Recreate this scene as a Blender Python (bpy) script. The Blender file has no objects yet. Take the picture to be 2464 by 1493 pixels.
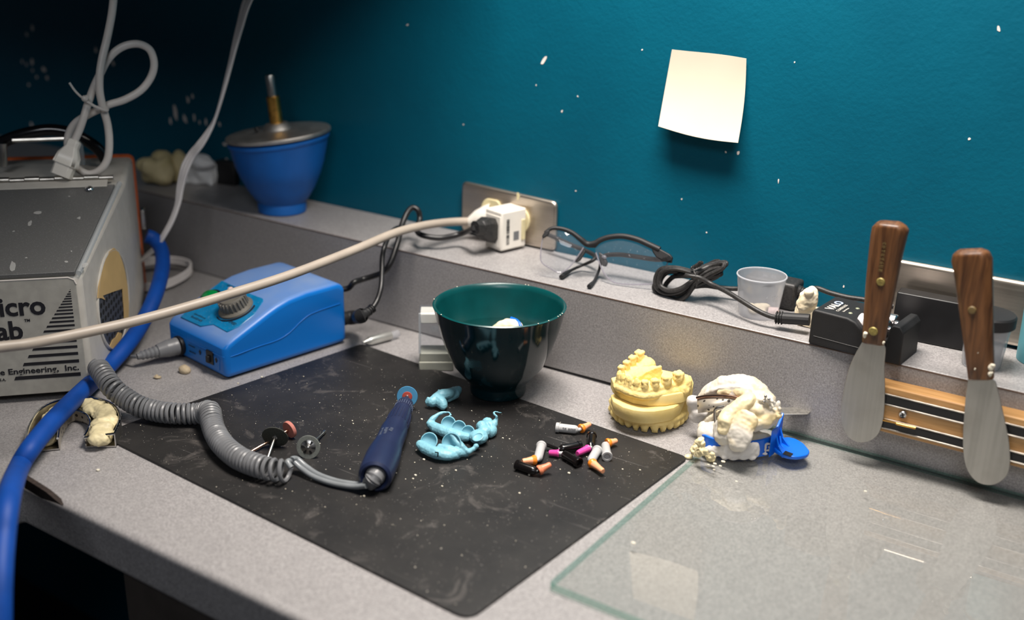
import bpy, bmesh, math, random
from mathutils import Vector as V, Matrix, noise
random.seed(7)
PI = math.pi
S = bpy.context.scene
COL = S.collection
# ------------------------------------------------------------------ camera
FPX, YAW, PIT, ROL, CH = 2608.45, -.58310, .34600, -.02390, .41370
W, L, H, F, T = .93393, .83792, .08767, .40607, .0393   # wall, ledge front, ledge top, counter front edge, counter thickness
cf = V((math.sin(YAW)*math.cos(PIT), math.cos(YAW)*math.cos(PIT), -math.sin(PIT)))
cr0 = V((math.cos(YAW), -math.sin(YAW), 0)); cd0 = cf.cross(cr0)
cr = math.cos(ROL)*cr0 + math.sin(ROL)*cd0
cd = -math.sin(ROL)*cr0 + math.cos(ROL)*cd0
CP = V((0, 0, CH))
cam = bpy.data.cameras.new('camera'); cam.sensor_width = 36; cam.lens = FPX/2464*36
cam.clip_start = .01
cam.dof.use_dof = True; cam.dof.focus_distance = .93; cam.dof.aperture_fstop = 3.4
co = bpy.data.objects.new('camera', cam); COL.objects.link(co)
mw = Matrix.Identity(4)
for i in range(3):
    mw[i][0], mw[i][1], mw[i][2], mw[i][3] = cr[i], -cd[i], -cf[i], CP[i]
co.matrix_world = mw
S.camera = co

# measured points of the photo put onto the real surfaces they lie on
def ray(x, y): return (cf*FPX + cr*(x-1232) + cd*(y-746.5)).normalized()
def zp(x, y, z=0):
    v = ray(x, y); return CP + v*((z-CH)/v.z)
def yp(x, y, yy):
    v = ray(x, y); return CP + v*(yy/v.y)
def tp(x, y, t): return CP + ray(x, y)*t
def pp(x, y, P, n):
    v = ray(x, y); return CP + v*((P-CP).dot(n)/v.dot(n))

# ------------------------------------------------------------------ materials
def srgb(r, g, b):
    f = lambda c: c/12.92 if c <= .04045 else ((c+.055)/1.055)**2.4
    return (f(r/255), f(g/255), f(b/255), 1)
class NT:
    def __init__(s, name):
        s.m = bpy.data.materials.new(name); s.m.use_nodes = True
        s.t = s.m.node_tree; s.n = s.t.nodes; s.l = s.t.links
        s.b = s.n['Principled BSDF']; s.out = s.n['Material Output']
    def node(s, t, **k):
        o = s.n.new(t)
        for a, v in k.items():
            if a in o.inputs: o.inputs[a].default_value = v
            else: setattr(o, a, v)
        return o
    def link(s, a, b): s.l.new(a, b)
    def coord(s): return s.node('ShaderNodeTexCoord').outputs['Object']
    def noise(s, scale, detail=2, rough=.5, dist=0):
        o = s.node('ShaderNodeTexNoise'); o.inputs['Scale'].default_value = scale
        o.inputs['Detail'].default_value = detail; o.inputs['Roughness'].default_value = rough
        o.inputs['Distortion'].default_value = dist
        s.link(s.coord(), o.inputs['Vector']); return o.outputs['Fac']
    def vor(s, scale, rnd=1):
        o = s.node('ShaderNodeTexVoronoi'); o.inputs['Scale'].default_value = scale
        o.inputs['Randomness'].default_value = rnd
        s.link(s.coord(), o.inputs['Vector']); return o
    def ramp(s, fac, stops):
        o = s.node('ShaderNodeValToRGB'); e = o.color_ramp.elements
        while len(e) < len(stops): e.new(.5)
        for i, (p_, c) in enumerate(stops):
            e[i].position = p_; e[i].color = c if len(c) == 4 else (*c, 1)
        s.link(fac, o.inputs['Fac']); return o.outputs['Color']
    def math(s, op, a, b=None):
        o = s.node('ShaderNodeMath'); o.operation = op
        for i, v in ((0, a), (1, b)):
            if v is None: continue
            if isinstance(v, (int, float)): o.inputs[i].default_value = v
            else: s.link(v, o.inputs[i])
        return o.outputs[0]
    def mix(s, fac, a, b):
        o = s.node('ShaderNodeMix'); o.data_type = 'RGBA'
        for k, v in ((0, fac), (6, a), (7, b)):
            if isinstance(v, (int, float, tuple)): o.inputs[k].default_value = v
            else: s.link(v, o.inputs[k])
        return o.outputs[2]
    def bump(s, h, strength=.3, dist=.001):
        o = s.node('ShaderNodeBump'); o.inputs['Strength'].default_value = strength
        o.inputs['Distance'].default_value = dist
        s.link(h, o.inputs['Height']); s.link(o.outputs[0], s.b.inputs['Normal'])
    def set(s, **k):
        for a, v in k.items():
            a = a.replace('_', ' ')
            if isinstance(v, (int, float, tuple)): s.b.inputs[a].default_value = v
            else: s.link(v, s.b.inputs[a])
        return s
B0, W1 = (0, 0, 0, 1), (1, 1, 1, 1)
def plain(name, c, rough=.5, metal=0, var=.12, scale=60, bump=0, bscale=400, spec=.5, dust=0, coat=0):
    """solid colour with a slight mottling; dust = share of pale specks"""
    n = NT(name)
    d = tuple(x*(1-var) for x in c[:3])+(1,); e = tuple(min(1, x*(1+var)) for x in c[:3])+(1,)
    colr = n.ramp(n.noise(scale, 3), [(.35, d), (.65, e)])
    if dust:
        v = n.noise(900, 2); f = n.ramp(v, [(.68-dust*.2, B0), (.74-dust*.2, W1)])
        colr = n.mix(n.math('MULTIPLY', f, .6), colr, (.5, .5, .5, 1))
    n.set(Base_Color=colr, Roughness=rough, Metallic=metal)
    n.b.inputs['Specular IOR Level'].default_value = spec
    n.b.inputs['Coat Weight'].default_value = coat
    if bump: n.bump(n.noise(bscale, 3), bump)
    return n.m
def clear(name, tint=(1, 1, 1), diffuse=0, dcol=(.8, .8, .8), ior=1.45, rough=.03, dustscale=0, dustlo=.6, dustamt=.6, trl=False):
    """thin clear plastic or glass: transparent + fresnel gloss, some of it clouded"""
    n = NT(name); n.n.remove(n.b)
    tr = n.node('ShaderNodeBsdfTransparent'); tr.inputs[0].default_value = (*tint, 1)
    gl = n.node('ShaderNodeBsdfGlossy'); gl.inputs['Roughness'].default_value = rough
    fr = n.node('ShaderNodeFresnel'); fr.inputs[0].default_value = ior
    df = n.node('ShaderNodeBsdfTranslucent' if trl else 'ShaderNodeBsdfDiffuse'); df.inputs[0].default_value = (*dcol, 1)
    if trl:
        d2 = n.node('ShaderNodeBsdfDiffuse'); d2.inputs[0].default_value = (*dcol, 1)
        ad = n.node('ShaderNodeMixShader'); ad.inputs[0].default_value = .5
        n.link(df.outputs[0], ad.inputs[1]); n.link(d2.outputs[0], ad.inputs[2]); df = ad
    m1 = n.node('ShaderNodeMixShader'); m1.inputs[0].default_value = diffuse
    n.link(tr.outputs[0], m1.inputs[1]); n.link(df.outputs[0], m1.inputs[2])
    if dustscale:
        f = n.ramp(n.noise(dustscale, 4, .7), [(dustlo, B0), (dustlo+.12, W1)])
        n.link(n.math('ADD', n.math('MULTIPLY', f, dustamt), diffuse), m1.inputs[0])
    m2 = n.node('ShaderNodeMixShader')
    ge = n.node('ShaderNodeNewGeometry')      # only outer faces mirror: no false total reflection inside the sheet
    n.link(n.math('MULTIPLY', fr.outputs[0], n.math('SUBTRACT', 1, ge.outputs['Backfacing'])), m2.inputs[0]); n.link(m1.outputs[0], m2.inputs[1]); n.link(gl.outputs[0], m2.inputs[2])
    n.link(m2.outputs[0], n.out.inputs['Surface']); return n.m

M = {}
def wall_mat():
    n = NT('teal_wall_paint')
    c = n.ramp(n.noise(9, 4), [(.3, (.0008, .078, .128, 1)), (.7, (.0010, .092, .147, 1))])
    sp = n.vor(42); cell = n.node('ShaderNodeSeparateColor'); n.link(sp.outputs['Color'], cell.inputs[0])
    size = n.math('MULTIPLY', n.math('POWER', cell.outputs[0], 5), .085)
    f = n.math('LESS_THAN', sp.outputs['Distance'], size)
    f = n.math('MULTIPLY', f, n.math('GREATER_THAN', cell.outputs[1], .45))
    c = n.mix(n.math('MULTIPLY', f, .55), c, (.42, .5, .5, 1))
    n.set(Base_Color=c, Roughness=.42); n.b.inputs['Specular IOR Level'].default_value = .2
    h = n.math('ADD', n.math('MULTIPLY', n.noise(260, 3), .5), n.math('MULTIPLY', n.noise(60, 2), .6))
    n.bump(h, .28, .002); return n.m
M['wall'] = wall_mat()
def laminate(name, a, b, c_, rough=.42):
    n = NT(name)
    f1 = n.noise(620, 3, .75); f2 = n.noise(45, 3); f3 = n.noise(1100, 2)
    c = n.ramp(f1, [(.36, a), (.5, b), (.66, c_)])
    c = n.mix(n.math('MULTIPLY', n.ramp(f3, [(.45, B0), (.62, W1)]), .30), c, tuple(x*.6 for x in a[:3])+(1,))
    c = n.mix(n.math('MULTIPLY', n.ramp(f2, [(.4, B0), (.7, W1)]), .18), c, tuple(x*.75 for x in b[:3])+(1,))
    n.set(Base_Color=c, Roughness=rough)
    n.bump(n.noise(700, 2), .04, .0005); return n.m
M['lam'] = laminate('grey_speckled_laminate', (.215, .205, .205), (.30, .287, .285), (.385, .37, .365))
M['chip'] = plain('bare_plaster_chip', (.78, .70, .64, 1), .8)
M['core'] = plain('brown_particle_board', (.028, .018, .014, 1), .9, var=.4, scale=300)
M['kraft'] = plain('brown_laminate_edge', (.10, .062, .045, 1), .6)
M['cabdark'] = plain('dark_brown_cabinet', (.045, .037, .032, 1), .6)
M['cabgrey'] = plain('dark_grey_cabinet', (.03, .032, .036, 1), .5)
M['floor'] = plain('dark_floor', (.02, .018, .018, 1), .6)
def mat_mat():
    n = NT('black_rubber_mat')
    base = n.ramp(n.noise(14, 4, .6), [(.35, (.0095, .0092, .0095, 1)), (.7, (.022, .0205, .0195, 1))])
    smear = n.ramp(n.noise(26, 6, .7, 1.2), [(.58, B0), (.78, W1)])
    base = n.mix(n.math('MULTIPLY', smear, .30), base, (.3, .27, .25, 1))
    d1 = n.vor(210); s1 = n.node('ShaderNodeSeparateColor'); n.link(d1.outputs['Color'], s1.inputs[0])
    r1 = n.math('MULTIPLY', n.math('POWER', s1.outputs[0], 9), .13)
    f1 = n.math('LESS_THAN', d1.outputs['Distance'], r1)
    d2 = n.vor(620); s2 = n.node('ShaderNodeSeparateColor'); n.link(d2.outputs['Color'], s2.inputs[0])
    f2 = n.math('LESS_THAN', d2.outputs['Distance'], n.math('MULTIPLY', n.math('POWER', s2.outputs[1], 6), .24))
    c = n.mix(n.math('MULTIPLY', f2, .42), base, (.42, .40, .37, 1))
    c = n.mix(n.math('MULTIPLY', f1, .6), c, (.6, .56, .48, 1))
    # long thin knife scratches
    wv = n.node('ShaderNodeTexNoise'); mp = n.node('ShaderNodeMapping'); n.link(n.coord(), mp.inputs[0])
    mp.inputs['Scale'].default_value = (6, 260, 1); mp.inputs['Rotation'].default_value = (0, 0, .6)
    n.link(mp.outputs[0], wv.inputs[0]); wv.inputs['Scale'].default_value = 1; wv.inputs['Detail'].default_value = 3
    sc = n.ramp(wv.outputs['Fac'], [(.69, B0), (.74, W1)])
    c = n.mix(n.math('MULTIPLY', sc, .16), c, (.35, .33, .32, 1))
    n.set(Base_Color=c, Roughness=.5); n.b.inputs['Specular IOR Level'].default_value = .4
    n.bump(n.noise(500, 2), .12, .0005); return n.m
M['mat'] = mat_mat()
M['bluehose'] = plain('blue_rubber_hose', (.002, .055, .30, 1), .55, var=.08, spec=.3)
M['bluebowl'] = plain('blue_rubber', (.003, .105, .40, 1), .5, var=.05)
M['bluemotor'] = plain('blue_abs_plastic', (.003, .17, .58, 1), .36, var=.04, spec=.5)
def dusty_blue():
    n = NT('blue_plastic_dusty_top')
    g = n.node('ShaderNodeNewGeometry'); sx = n.node('ShaderNodeSeparateXYZ'); n.link(g.outputs['Normal'], sx.inputs[0])
    up = n.ramp(sx.outputs[2], [(.55, B0), (.95, W1)])
    d = n.math('MULTIPLY', up, n.math('ADD', n.math('MULTIPLY', n.noise(25, 3), .55), .16))
    sp = n.ramp(n.noise(1300, 2), [(.66, B0), (.72, W1)])
    d = n.math('ADD', d, n.math('MULTIPLY', n.math('MULTIPLY', sp, up), .2))
    c = n.mix(d, (.003, .155, .56, 1), (.30, .34, .38, 1))
    n.set(Base_Color=c, Roughness=n.math('ADD', .34, n.math('MULTIPLY', d, .5))); return n.m
M['bluedust'] = dusty_blue()
M['bluepanel'] = plain('cyan_blue_label', (.002, .165, .37, 1), .35, var=.12, scale=120, dust=.05)
M['bluetray'] = plain('royal_blue_tray_plastic', (.004, .13, .66, 1), .3, var=.03)
M['navy'] = plain('navy_blue_handpiece', (.013, .020, .056, 1), .36, var=.06)
M['navytip'] = plain('navy_blue_nose', (.014, .019, .050, 1), .42, var=.1)
M['greyink'] = plain('pale_grey_print', (.085, .105, .16, 1), .5)
def green_shell():
    n = NT('dark_green_rubber'); f = n.ramp(n.noise(34, 3, .5, .3), [(.62, B0), (.68, W1)])
    n.set(Base_Color=n.mix(n.math('MULTIPLY', f, .8), (.0008, .016, .021, 1), (.003, .036, .048, 1)), Roughness=n.math('ADD', .11, n.math('MULTIPLY', f, .25))); return n.m
M['greencup'] = green_shell()
M['greenin'] = plain('dark_green_rubber_inside', (.001, .050, .052, 1), .28, var=.1)
M['teal_in'] = M['greenin']
M['black'] = plain('black_plastic', (.008, .008, .009, 1), .4, var=.2)
M['blackmat'] = plain('matt_black_plastic', (.009, .009, .010, 1), .6, var=.2, bump=.1, bscale=900)
M['blackrub'] = plain('dusty_black_rubber', (.020, .019, .0185, 1), .5, var=.45, scale=500)
M['blackgloss'] = plain('glossy_black_tube', (.006, .005, .006, 1), .12)
M['darkgap'] = plain('black_recess', (.002, .002, .002, 1), .9)
M['beige'] = plain('beige_cable', (.385, .33, .275, 1), .45, var=.06, scale=40)
M['whitecable'] = plain('white_cable', (.58, .54, .50, 1), .4, var=.04)
M['whitewire'] = plain('white_flat_wire', (.66, .63, .62, 1), .45, var=.04)
M['white'] = plain('white_plastic', (.76, .72, .65, 1), .35, var=.03)
M['cream'] = plain('cream_plastic', (.62, .55, .33, 1), .4)
M['paper'] = plain('cream_note_paper', (.56, .505, .40, 1), .8, var=.02, scale=20)
M['steel'] = plain('steel', (.55, .53, .50, 1), .28, 1, var=.1)
M['chrome'] = plain('chrome', (.8, .8, .8, 1), .08, 1)
def brushed(name, c, rough=.34, sc=(4, 4, 400), rot=(0, 0, 0)):
    n = NT(name); mp = n.node('ShaderNodeMapping'); n.link(n.coord(), mp.inputs[0])
    mp.inputs['Scale'].default_value = sc; mp.inputs['Rotation'].default_value = rot
    t = n.node('ShaderNodeTexNoise'); n.link(mp.outputs[0], t.inputs[0]); t.inputs['Scale'].default_value = 1; t.inputs['Detail'].default_value = 4
    a = tuple(x*.88 for x in c[:3])+(1,)
    col = n.ramp(t.outputs['Fac'], [(.35, a), (.65, c)])
    st = n.ramp(n.noise(35, 4), [(.5, B0), (.8, W1)])
    col = n.mix(n.math('MULTIPLY', st, .25), col, (.2, .17, .14, 1))
    n.set(Base_Color=col, Metallic=1.0, Roughness=n.math('ADD', rough, n.math('MULTIPLY', t.outputs['Fac'], .15)))
    return n.m
M['plate'] = brushed('brushed_steel_plate', (.62, .55, .47, 1), .3)
M['blade'] = brushed('brushed_steel_blade', (.50, .485, .45, 1), .38, (300, 300, 6))
M['alu'] = brushed('spun_aluminium', (.62, .595, .56, 1), .42, (60, 60, 60))
M['hinge'] = plain('steel_hinge', (.5, .47, .42, 1), .35, 1, var=.2, scale=90)
M['brass'] = plain('brass', (.72, .40, .10, 1), .3, 1, var=.2, scale=150)
M['brassdull'] = plain('dull_brass_rivet', (.24, .19, .055, 1), .5, .35, var=.3, scale=400)
M['stampink'] = plain('worn_gold_stamp', (.13, .085, .028, 1), .6)
M['copper'] = plain('copper_shank', (.75, .45, .32, 1), .2, 1)
def wood(name, a, b, sc=(60, 60, 4), rough=.5):
    n = NT(name); mp = n.node('ShaderNodeMapping'); n.link(n.coord(), mp.inputs[0]); mp.inputs['Scale'].default_value = sc
    t = n.node('ShaderNodeTexNoise'); n.link(mp.outputs[0], t.inputs[0]); t.inputs['Scale'].default_value = 6
    t.inputs['Detail'].default_value = 5; t.inputs['Distortion'].default_value = .6
    n.set(Base_Color=n.ramp(t.outputs['Fac'], [(.3, a), (.7, b)]), Roughness=rough); return n.m
M['walnut'] = wood('varnished_brown_wood', (.045, .017, .0065, 1), (.16, .068, .024, 1), (45, 45, 4), .38)
M['oak'] = wood('light_oiled_wood', (.32, .16, .05, 1), (.52, .29, .11, 1), (4, 60, 60), .5)
M['boxgrey'] = plain('light_grey_enamel', (.50, .475, .43, 1), .42, var=.05, scale=90, bump=.04, bscale=900)
M['boxpanel'] = plain('grey_front_panel', (.36, .35, .315, 1), .4, var=.08, scale=110)
M['orange'] = plain('orange_gasket', (.60, .12, .025, 1), .5)
M['latex'] = plain('tan_latex_sleeve', (.60, .40, .16, 1), .6, var=.08, scale=30)
M['ink'] = plain('black_print', (.006, .006, .010, 1), .5)
M['dust'] = clear('dust_smear', (1, 1, 1), .45, (.55, .55, .53), ior=1.01, rough=.5)
M['dustglass'] = clear('dusty_clear_window', (.40, .41, .41), .30, (.36, .36, .355), dustscale=900, dustlo=.57, dustamt=.30, rough=.3)
M['acrylic'] = clear('clear_acrylic_edge', (.9, .92, .93), .35, (.62, .64, .65), rough=.15)
M['clearplas'] = clear('clear_plastic', (.96, .97, .98), .03, (.8, .8, .85), rough=.06)
M['lens'] = clear('clear_lens', (.90, .92, .95), .04, (.75, .75, .8), ior=1.5, rough=.02, dustscale=300, dustlo=.62, dustamt=.25)
M['lensedge'] = clear('clear_lens_edge', (.72, .71, .75), .30, (.46, .44, .48), rough=.1)
M['frost'] = clear('frosted_polypropylene', (.92, .93, .95), .40, (.74, .74, .76), ior=1.4, rough=.2, trl=True)
M['frostring'] = clear('frosted_polypropylene_rim', (.92, .93, .95), .6, (.8, .81, .84), ior=1.4, rough=.2, trl=True)
M['glass'] = clear('sheet_glass', (.965, .972, .962), .012, (.6, .66, .64), ior=1.65, rough=.0)
M['glassedge'] = clear('sheet_glass_edge', (.60, .80, .74), .14, (.05, .20, .17), ior=1.52, rough=.05)
M['water'] = clear('still_water', (.86, .93, .92), .0, ior=1.33, rough=.0)
M['foam'] = plain('off_white_foam', (.68, .65, .58, 1), .8, var=.05)
M['ivory'] = plain('pale_grey_green_plastic', (.42, .42, .35, 1), .45, var=.03)
M['knob'] = plain('grey_knob', (.13, .122, .105, 1), .42, var=.15)
M['greenled'] = plain('translucent_green_switch', (.002, .22, .05, 1), .15, coat=.5)
M['greyplug'] = plain('grey_cable_rubber', (.155, .158, .165, 1), .38, var=.05)
M['clearcord'] = plain('grey_translucent_cord', (.20, .215, .225, 1), .25, var=.1)
def plaster(name, a, b, rough=.75, bump=.15):
    n = NT(name); n.set(Base_Color=n.ramp(n.noise(60, 4), [(.3, a), (.7, b)]), Roughness=rough)
    n.b.inputs['Subsurface Weight'].default_value = 0
    n.bump(n.noise(700, 3), bump, .0006); return n.m
M['stone'] = plaster('yellow_dental_stone', (.78, .585, .20, 1), (.85, .67, .28, 1))
M['buff'] = plaster('buff_plaster', (.50, .41, .20, 1), (.64, .54, .31, 1))
M['whitep'] = plaster('white_plaster', (.70, .70, .70, 1), (.82, .82, .82, 1))
M['creamp'] = plaster('cream_plaster', (.74, .62, .42, 1), (.84, .74, .56, 1))
M['tanp'] = plaster('tan_plaster_crumb', (.32, .25, .15, 1), (.50, .41, .28, 1), bump=.6)
M['algin'] = None
def alginate():
    n = NT('white_alginate')
    f = n.ramp(n.noise(38, 3, .5, .4), [(.45, B0), (.66, W1)])
    c = n.mix(f, (.58, .545, .48, 1), (.62, .50, .27, 1))
    n.set(Base_Color=c, Roughness=.5); n.bump(n.noise(260, 3), .25, .001)
    return n.m
M['algin'] = alginate()
M['alginw'] = plain('white_alginate_overflow', (.60, .575, .55, 1), .55, var=.06, bump=.3, bscale=300)
M['alginy'] = plain('yellowed_alginate', (.66, .57, .34, 1), .5, var=.15, bump=.3, bscale=260)
def perf():
    n = NT('perforated_tray_metal'); v = n.vor(190, .25)
    f = n.math('LESS_THAN', v.outputs['Distance'], .26)
    n.set(Base_Color=n.mix(f, (.55, .50, .42, 1), (.03, .025, .02, 1)), Roughness=.4, Metallic=n.math('SUBTRACT', .7, n.math('MULTIPLY', f, .7)))
    return n.m
M['alginc'] = plain('cream_alginate', (.64, .545, .34, 1), .5, var=.10, scale=90, bump=.15, bscale=260)
M['perf'] = perf()
def screen():
    n = NT('perforated_screen'); n.set(Base_Color=(.075, .078, .082, 1), Roughness=.45, Metallic=.3); return n.m
M['screen'] = screen()
M['silicone'] = plain('pale_blue_silicone', (.185, .42, .51, 1), .5, var=.05, scale=90, bump=.12, bscale=260)
M['disc_green'] = plain('dark_green_abrasive', (.040, .042, .034, 1), .8, var=.2, scale=900)
M['disc_grey'] = plain('grey_abrasive', (.12, .13, .12, 1), .8, var=.15, scale=900)
M['disc_pink'] = plain('pink_abrasive_stone', (.42, .15, .12, 1), .85, var=.08, scale=900)
M['disc_blue'] = plain('blue_abrasive_disc', (.045, .20, .36, 1), .6, var=.05)
M['redhub'] = plain('brick_red_hub', (.30, .045, .03, 1), .5)
M['cap_orange'] = plain('orange_cap', (.85, .24, .02, 1), .4, var=.03)
M['cap_peach'] = plain('peach_cap_tip', (.83, .36, .19, 1), .45, var=.03)
M['cap_coral'] = plain('coral_cap', (.72, .22, .11, 1), .45, var=.03)
M['cap_pink'] = plain('magenta_cap', (.66, .06, .30, 1), .35, var=.03)
M['comp_grey'] = plain('light_grey_capsule', (.42, .42, .42, 1), .4, var=.03)
M['comp_black'] = plain('shiny_black_capsule', (.006, .005, .005, 1), .18)
M['cupblue'] = plain('pale_turquoise_cup', (.12, .40, .47, 1), .5, var=.04)
M['crumb'] = plaster('plaster_crumb', (.55, .50, .38, 1), (.75, .70, .58, 1))
M['led'] = plain('pale_green_lens', (.30, .32, .22, 1), .3)
M['pinkish'] = plain('pale_pink_plastic', (.70, .52, .50, 1), .5)
M['iceblue'] = plain('pale_blue_print', (.45, .58, .85, 1), .5)
M['batwhite'] = plain('white_battery_sleeve', (.72, .66, .66, 1), .4)
M['silver'] = plain('bright_silver', (.8, .76, .75, 1), .22, 1, var=.05)
M['oatube'] = plain('frosted_silver_tube', (.58, .58, .55, 1), .3, .7)

# ------------------------------------------------------------------ mesh helpers
class MB:
    def __init__(s): s.v = []; s.f = []; s.mi = []
    def add(s, vs, fs, mi=0):
        o = len(s.v); s.v += [V(x) for x in vs]
        for f in fs: s.f.append(tuple(i+o for i in f)); s.mi.append(mi)
        return s
    def box(s, O, X, Y, Z, mi=0):
        O, X, Y, Z = V(O), V(X), V(Y), V(Z)
        vs = [O, O+X, O+X+Y, O+Y, O+Z, O+X+Z, O+X+Y+Z, O+Y+Z]
        return s.add(vs, [(0, 3, 2, 1), (4, 5, 6, 7), (0, 1, 5, 4), (1, 2, 6, 5), (2, 3, 7, 6), (3, 0, 4, 7)], mi)
    def prism(s, poly, ext, mi=0, side=None):
        """poly: list of points, extruded by vector ext"""
        n = len(poly); ext = V(ext); a = [V(q) for q in poly]; b = [q+ext for q in a]
        s.add(a+b, [tuple(range(n))[::-1], tuple(range(n, 2*n))], mi)
        o = len(s.v)-2*n
        for i in range(n):
            j = (i+1) % n
            s.f.append((o+i, o+j, o+n+j, o+n+i)); s.mi.append(mi if side is None else side)
        return s
    def loft(s, rings, caps=True, mi=0, closed=True):
        n = len(rings[0]); o = len(s.v)
        for r in rings: s.v += [V(q) for q in r]
        for k in range(len(rings)-1):
            for i in range(n if closed else n-1):
                j = (i+1) % n
                s.f.append((o+k*n+i, o+k*n+j, o+(k+1)*n+j, o+(k+1)*n+i)); s.mi.append(mi)
        if caps:
            s.f.append(tuple(o+i for i in range(n))[::-1]); s.mi.append(mi)
            s.f.append(tuple(o+(len(rings)-1)*n+i for i in range(n))); s.mi.append(mi)
        return s
    def tube(s, pts, r, n=12, mi=0, caps=True):
        pts = [V(q) for q in pts]; rings = []
        up = None
        for i, q in enumerate(pts):
            d = (pts[min(i+1, len(pts)-1)]-pts[max(i-1, 0)])
            if d.length < 1e-9: d = V((0, 0, 1))
            d.normalize()
            if up is None:
                up = V((0, 0, 1)) if abs(d.z) < .9 else V((1, 0, 0))
            u = up - d*up.dot(d)
            if u.length < 1e-6: u = d.orthogonal()
            u.normalize(); up = u; w = d.cross(u)
            rr = r[i] if isinstance(r, (list, tuple)) else r
            rings.append([q+(u*math.cos(2*PI*k/n)+w*math.sin(2*PI*k/n))*rr for k in range(n)])
        return s.loft(rings, caps, mi)
    def lathe(s, prof, O, axis=(0, 0, 1), n=48, mi=0, shear=None, caps=False, xd=None):
        O = V(O); a = V(axis).normalized()
        x = (V(xd) if xd else a.orthogonal()); x = (x-a*x.dot(a)).normalized(); y = a.cross(x)
        rings = []
        for r, z in prof:
            ring = []
            for k in range(n):
                d = x*math.cos(2*PI*k/n)+y*math.sin(2*PI*k/n)
                q = O+d*r+a*z
                if shear: q = q+a*shear(d, r, z)
                ring.append(q)
            rings.append(ring)
        return s.loft(rings, caps, mi)
    def ell(s, c, rad, rot=None, sub=2, mi=0):
        bm = bmesh.new(); bmesh.ops.create_icosphere(bm, subdivisions=sub, radius=1)
        c = V(c); rad = (rad,)*3 if isinstance(rad, (int, float)) else rad
        R = rot if rot else Matrix.Identity(3)
        vs = [c+R @ V((v.co.x*rad[0], v.co.y*rad[1], v.co.z*rad[2])) for v in bm.verts]
        s.add(vs, [tuple(v.index for v in f.verts) for f in bm.faces], mi); bm.free(); return s
    def disc(s, c, nrm, r, n=24, mi=0, thick=.0002, xs=1):
        nrm = V(nrm).normalized(); x = nrm.orthogonal().normalized(); y = nrm.cross(x); c = V(c)
        return s.prism([c+(x*math.cos(2*PI*k/n)+y*math.sin(2*PI*k/n)*xs)*r for k in range(n)], nrm*thick, mi)
def rootloc(o):
    l = V((0, 0, 0))
    while o: l += o.location; o = o.parent
    return l
def obj(name, mb, mat, parent=None, smooth=38, bevel=0, seg=3, loc=None, recalc=True, sub=0):
    base = rootloc(parent) if parent else (V(loc) if loc is not None else V((0, 0, 0)))
    me = bpy.data.meshes.new(name)
    me.from_pydata([tuple(q-base) for q in mb.v], [], mb.f)
    mats = mat if isinstance(mat, (list, tuple)) else [mat]
    for m in mats: me.materials.append(m)
    if len(mats) > 1:
        for p_, i in zip(me.polygons, mb.mi): p_.material_index = i
    if recalc:
        bm = bmesh.new(); bm.from_mesh(me); bmesh.ops.recalc_face_normals(bm, faces=bm.faces); bm.to_mesh(me); bm.free()
    if smooth:
        me.shade_smooth(); me.set_sharp_from_angle(angle=math.radians(smooth))
    o = bpy.data.objects.new(name, me); COL.objects.link(o)
    if parent: o.parent = parent
    elif loc is not None: o.location = base
    if bevel:
        b = o.modifiers.new('bevel', 'BEVEL'); b.width = bevel; b.segments = seg; b.limit_method = 'ANGLE'; b.angle_limit = math.radians(32)
    if sub:
        q = o.modifiers.new('sub', 'SUBSURF'); q.levels = sub; q.render_levels = sub
    return o
def tag(o, label, cat, group=None, kind=None):
    if label: o['label'] = label
    if cat: o['category'] = cat
    if group: o['group'] = group
    if kind: o['kind'] = kind
    return o
def thing(name, loc, label, cat, group=None):
    o = bpy.data.objects.new(name, None); o.empty_display_size = .02; COL.objects.link(o); o.location = V(loc)
    return tag(o, label, cat, group)
def crom(pts, k=8, closed=False):
    pts = [V(q) for q in pts]; n = len(pts); out = []
    rng = range(n) if closed else range(n-1)
    for i in rng:
        if closed: a, b, c, d = pts[(i-1) % n], pts[i], pts[(i+1) % n], pts[(i+2) % n]
        else: a, b, c, d = pts[max(i-1, 0)], pts[i], pts[i+1], pts[min(i+2, n-1)]
        for j in range(k):
            t = j/k
            out.append(.5*((2*b)+(c-a)*t+(2*a-5*b+4*c-d)*t*t+(3*b-a-3*c+d)*t**3))
    if not closed: out.append(pts[-1])
    return out
def interp(tab, x):
    for (a, b), (c, d) in zip(tab, tab[1:]):
        if x <= c: return b+(d-b)*(x-a)/(c-a) if c > a else d
    return tab[-1][1]
def roundpoly(poly, rs, k=6):
    """round the corners of a planar polygon"""
    out = []; n = len(poly)
    for i in range(n):
        p_, a, b = V(poly[i]), V(poly[i-1]), V(poly[(i+1) % n]); r = rs[i] if isinstance(rs, (list, tuple)) else rs
        u = (a-p_).normalized()*r; w = (b-p_).normalized()*r
        for j in range(k+1):
            t = j/k; out.append((1-t)**2*(p_+u)+2*t*(1-t)*p_+t*t*(p_+w))
    return out
def frame(O, x, z):
    x = V(x).normalized(); z = V(z); z = (z-x*z.dot(x)).normalized(); y = z.cross(x); m = Matrix.Identity(4)
    for i in range(3): m[i][0], m[i][1], m[i][2], m[i][3] = x[i], y[i], z[i], O[i]
    return m
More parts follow.
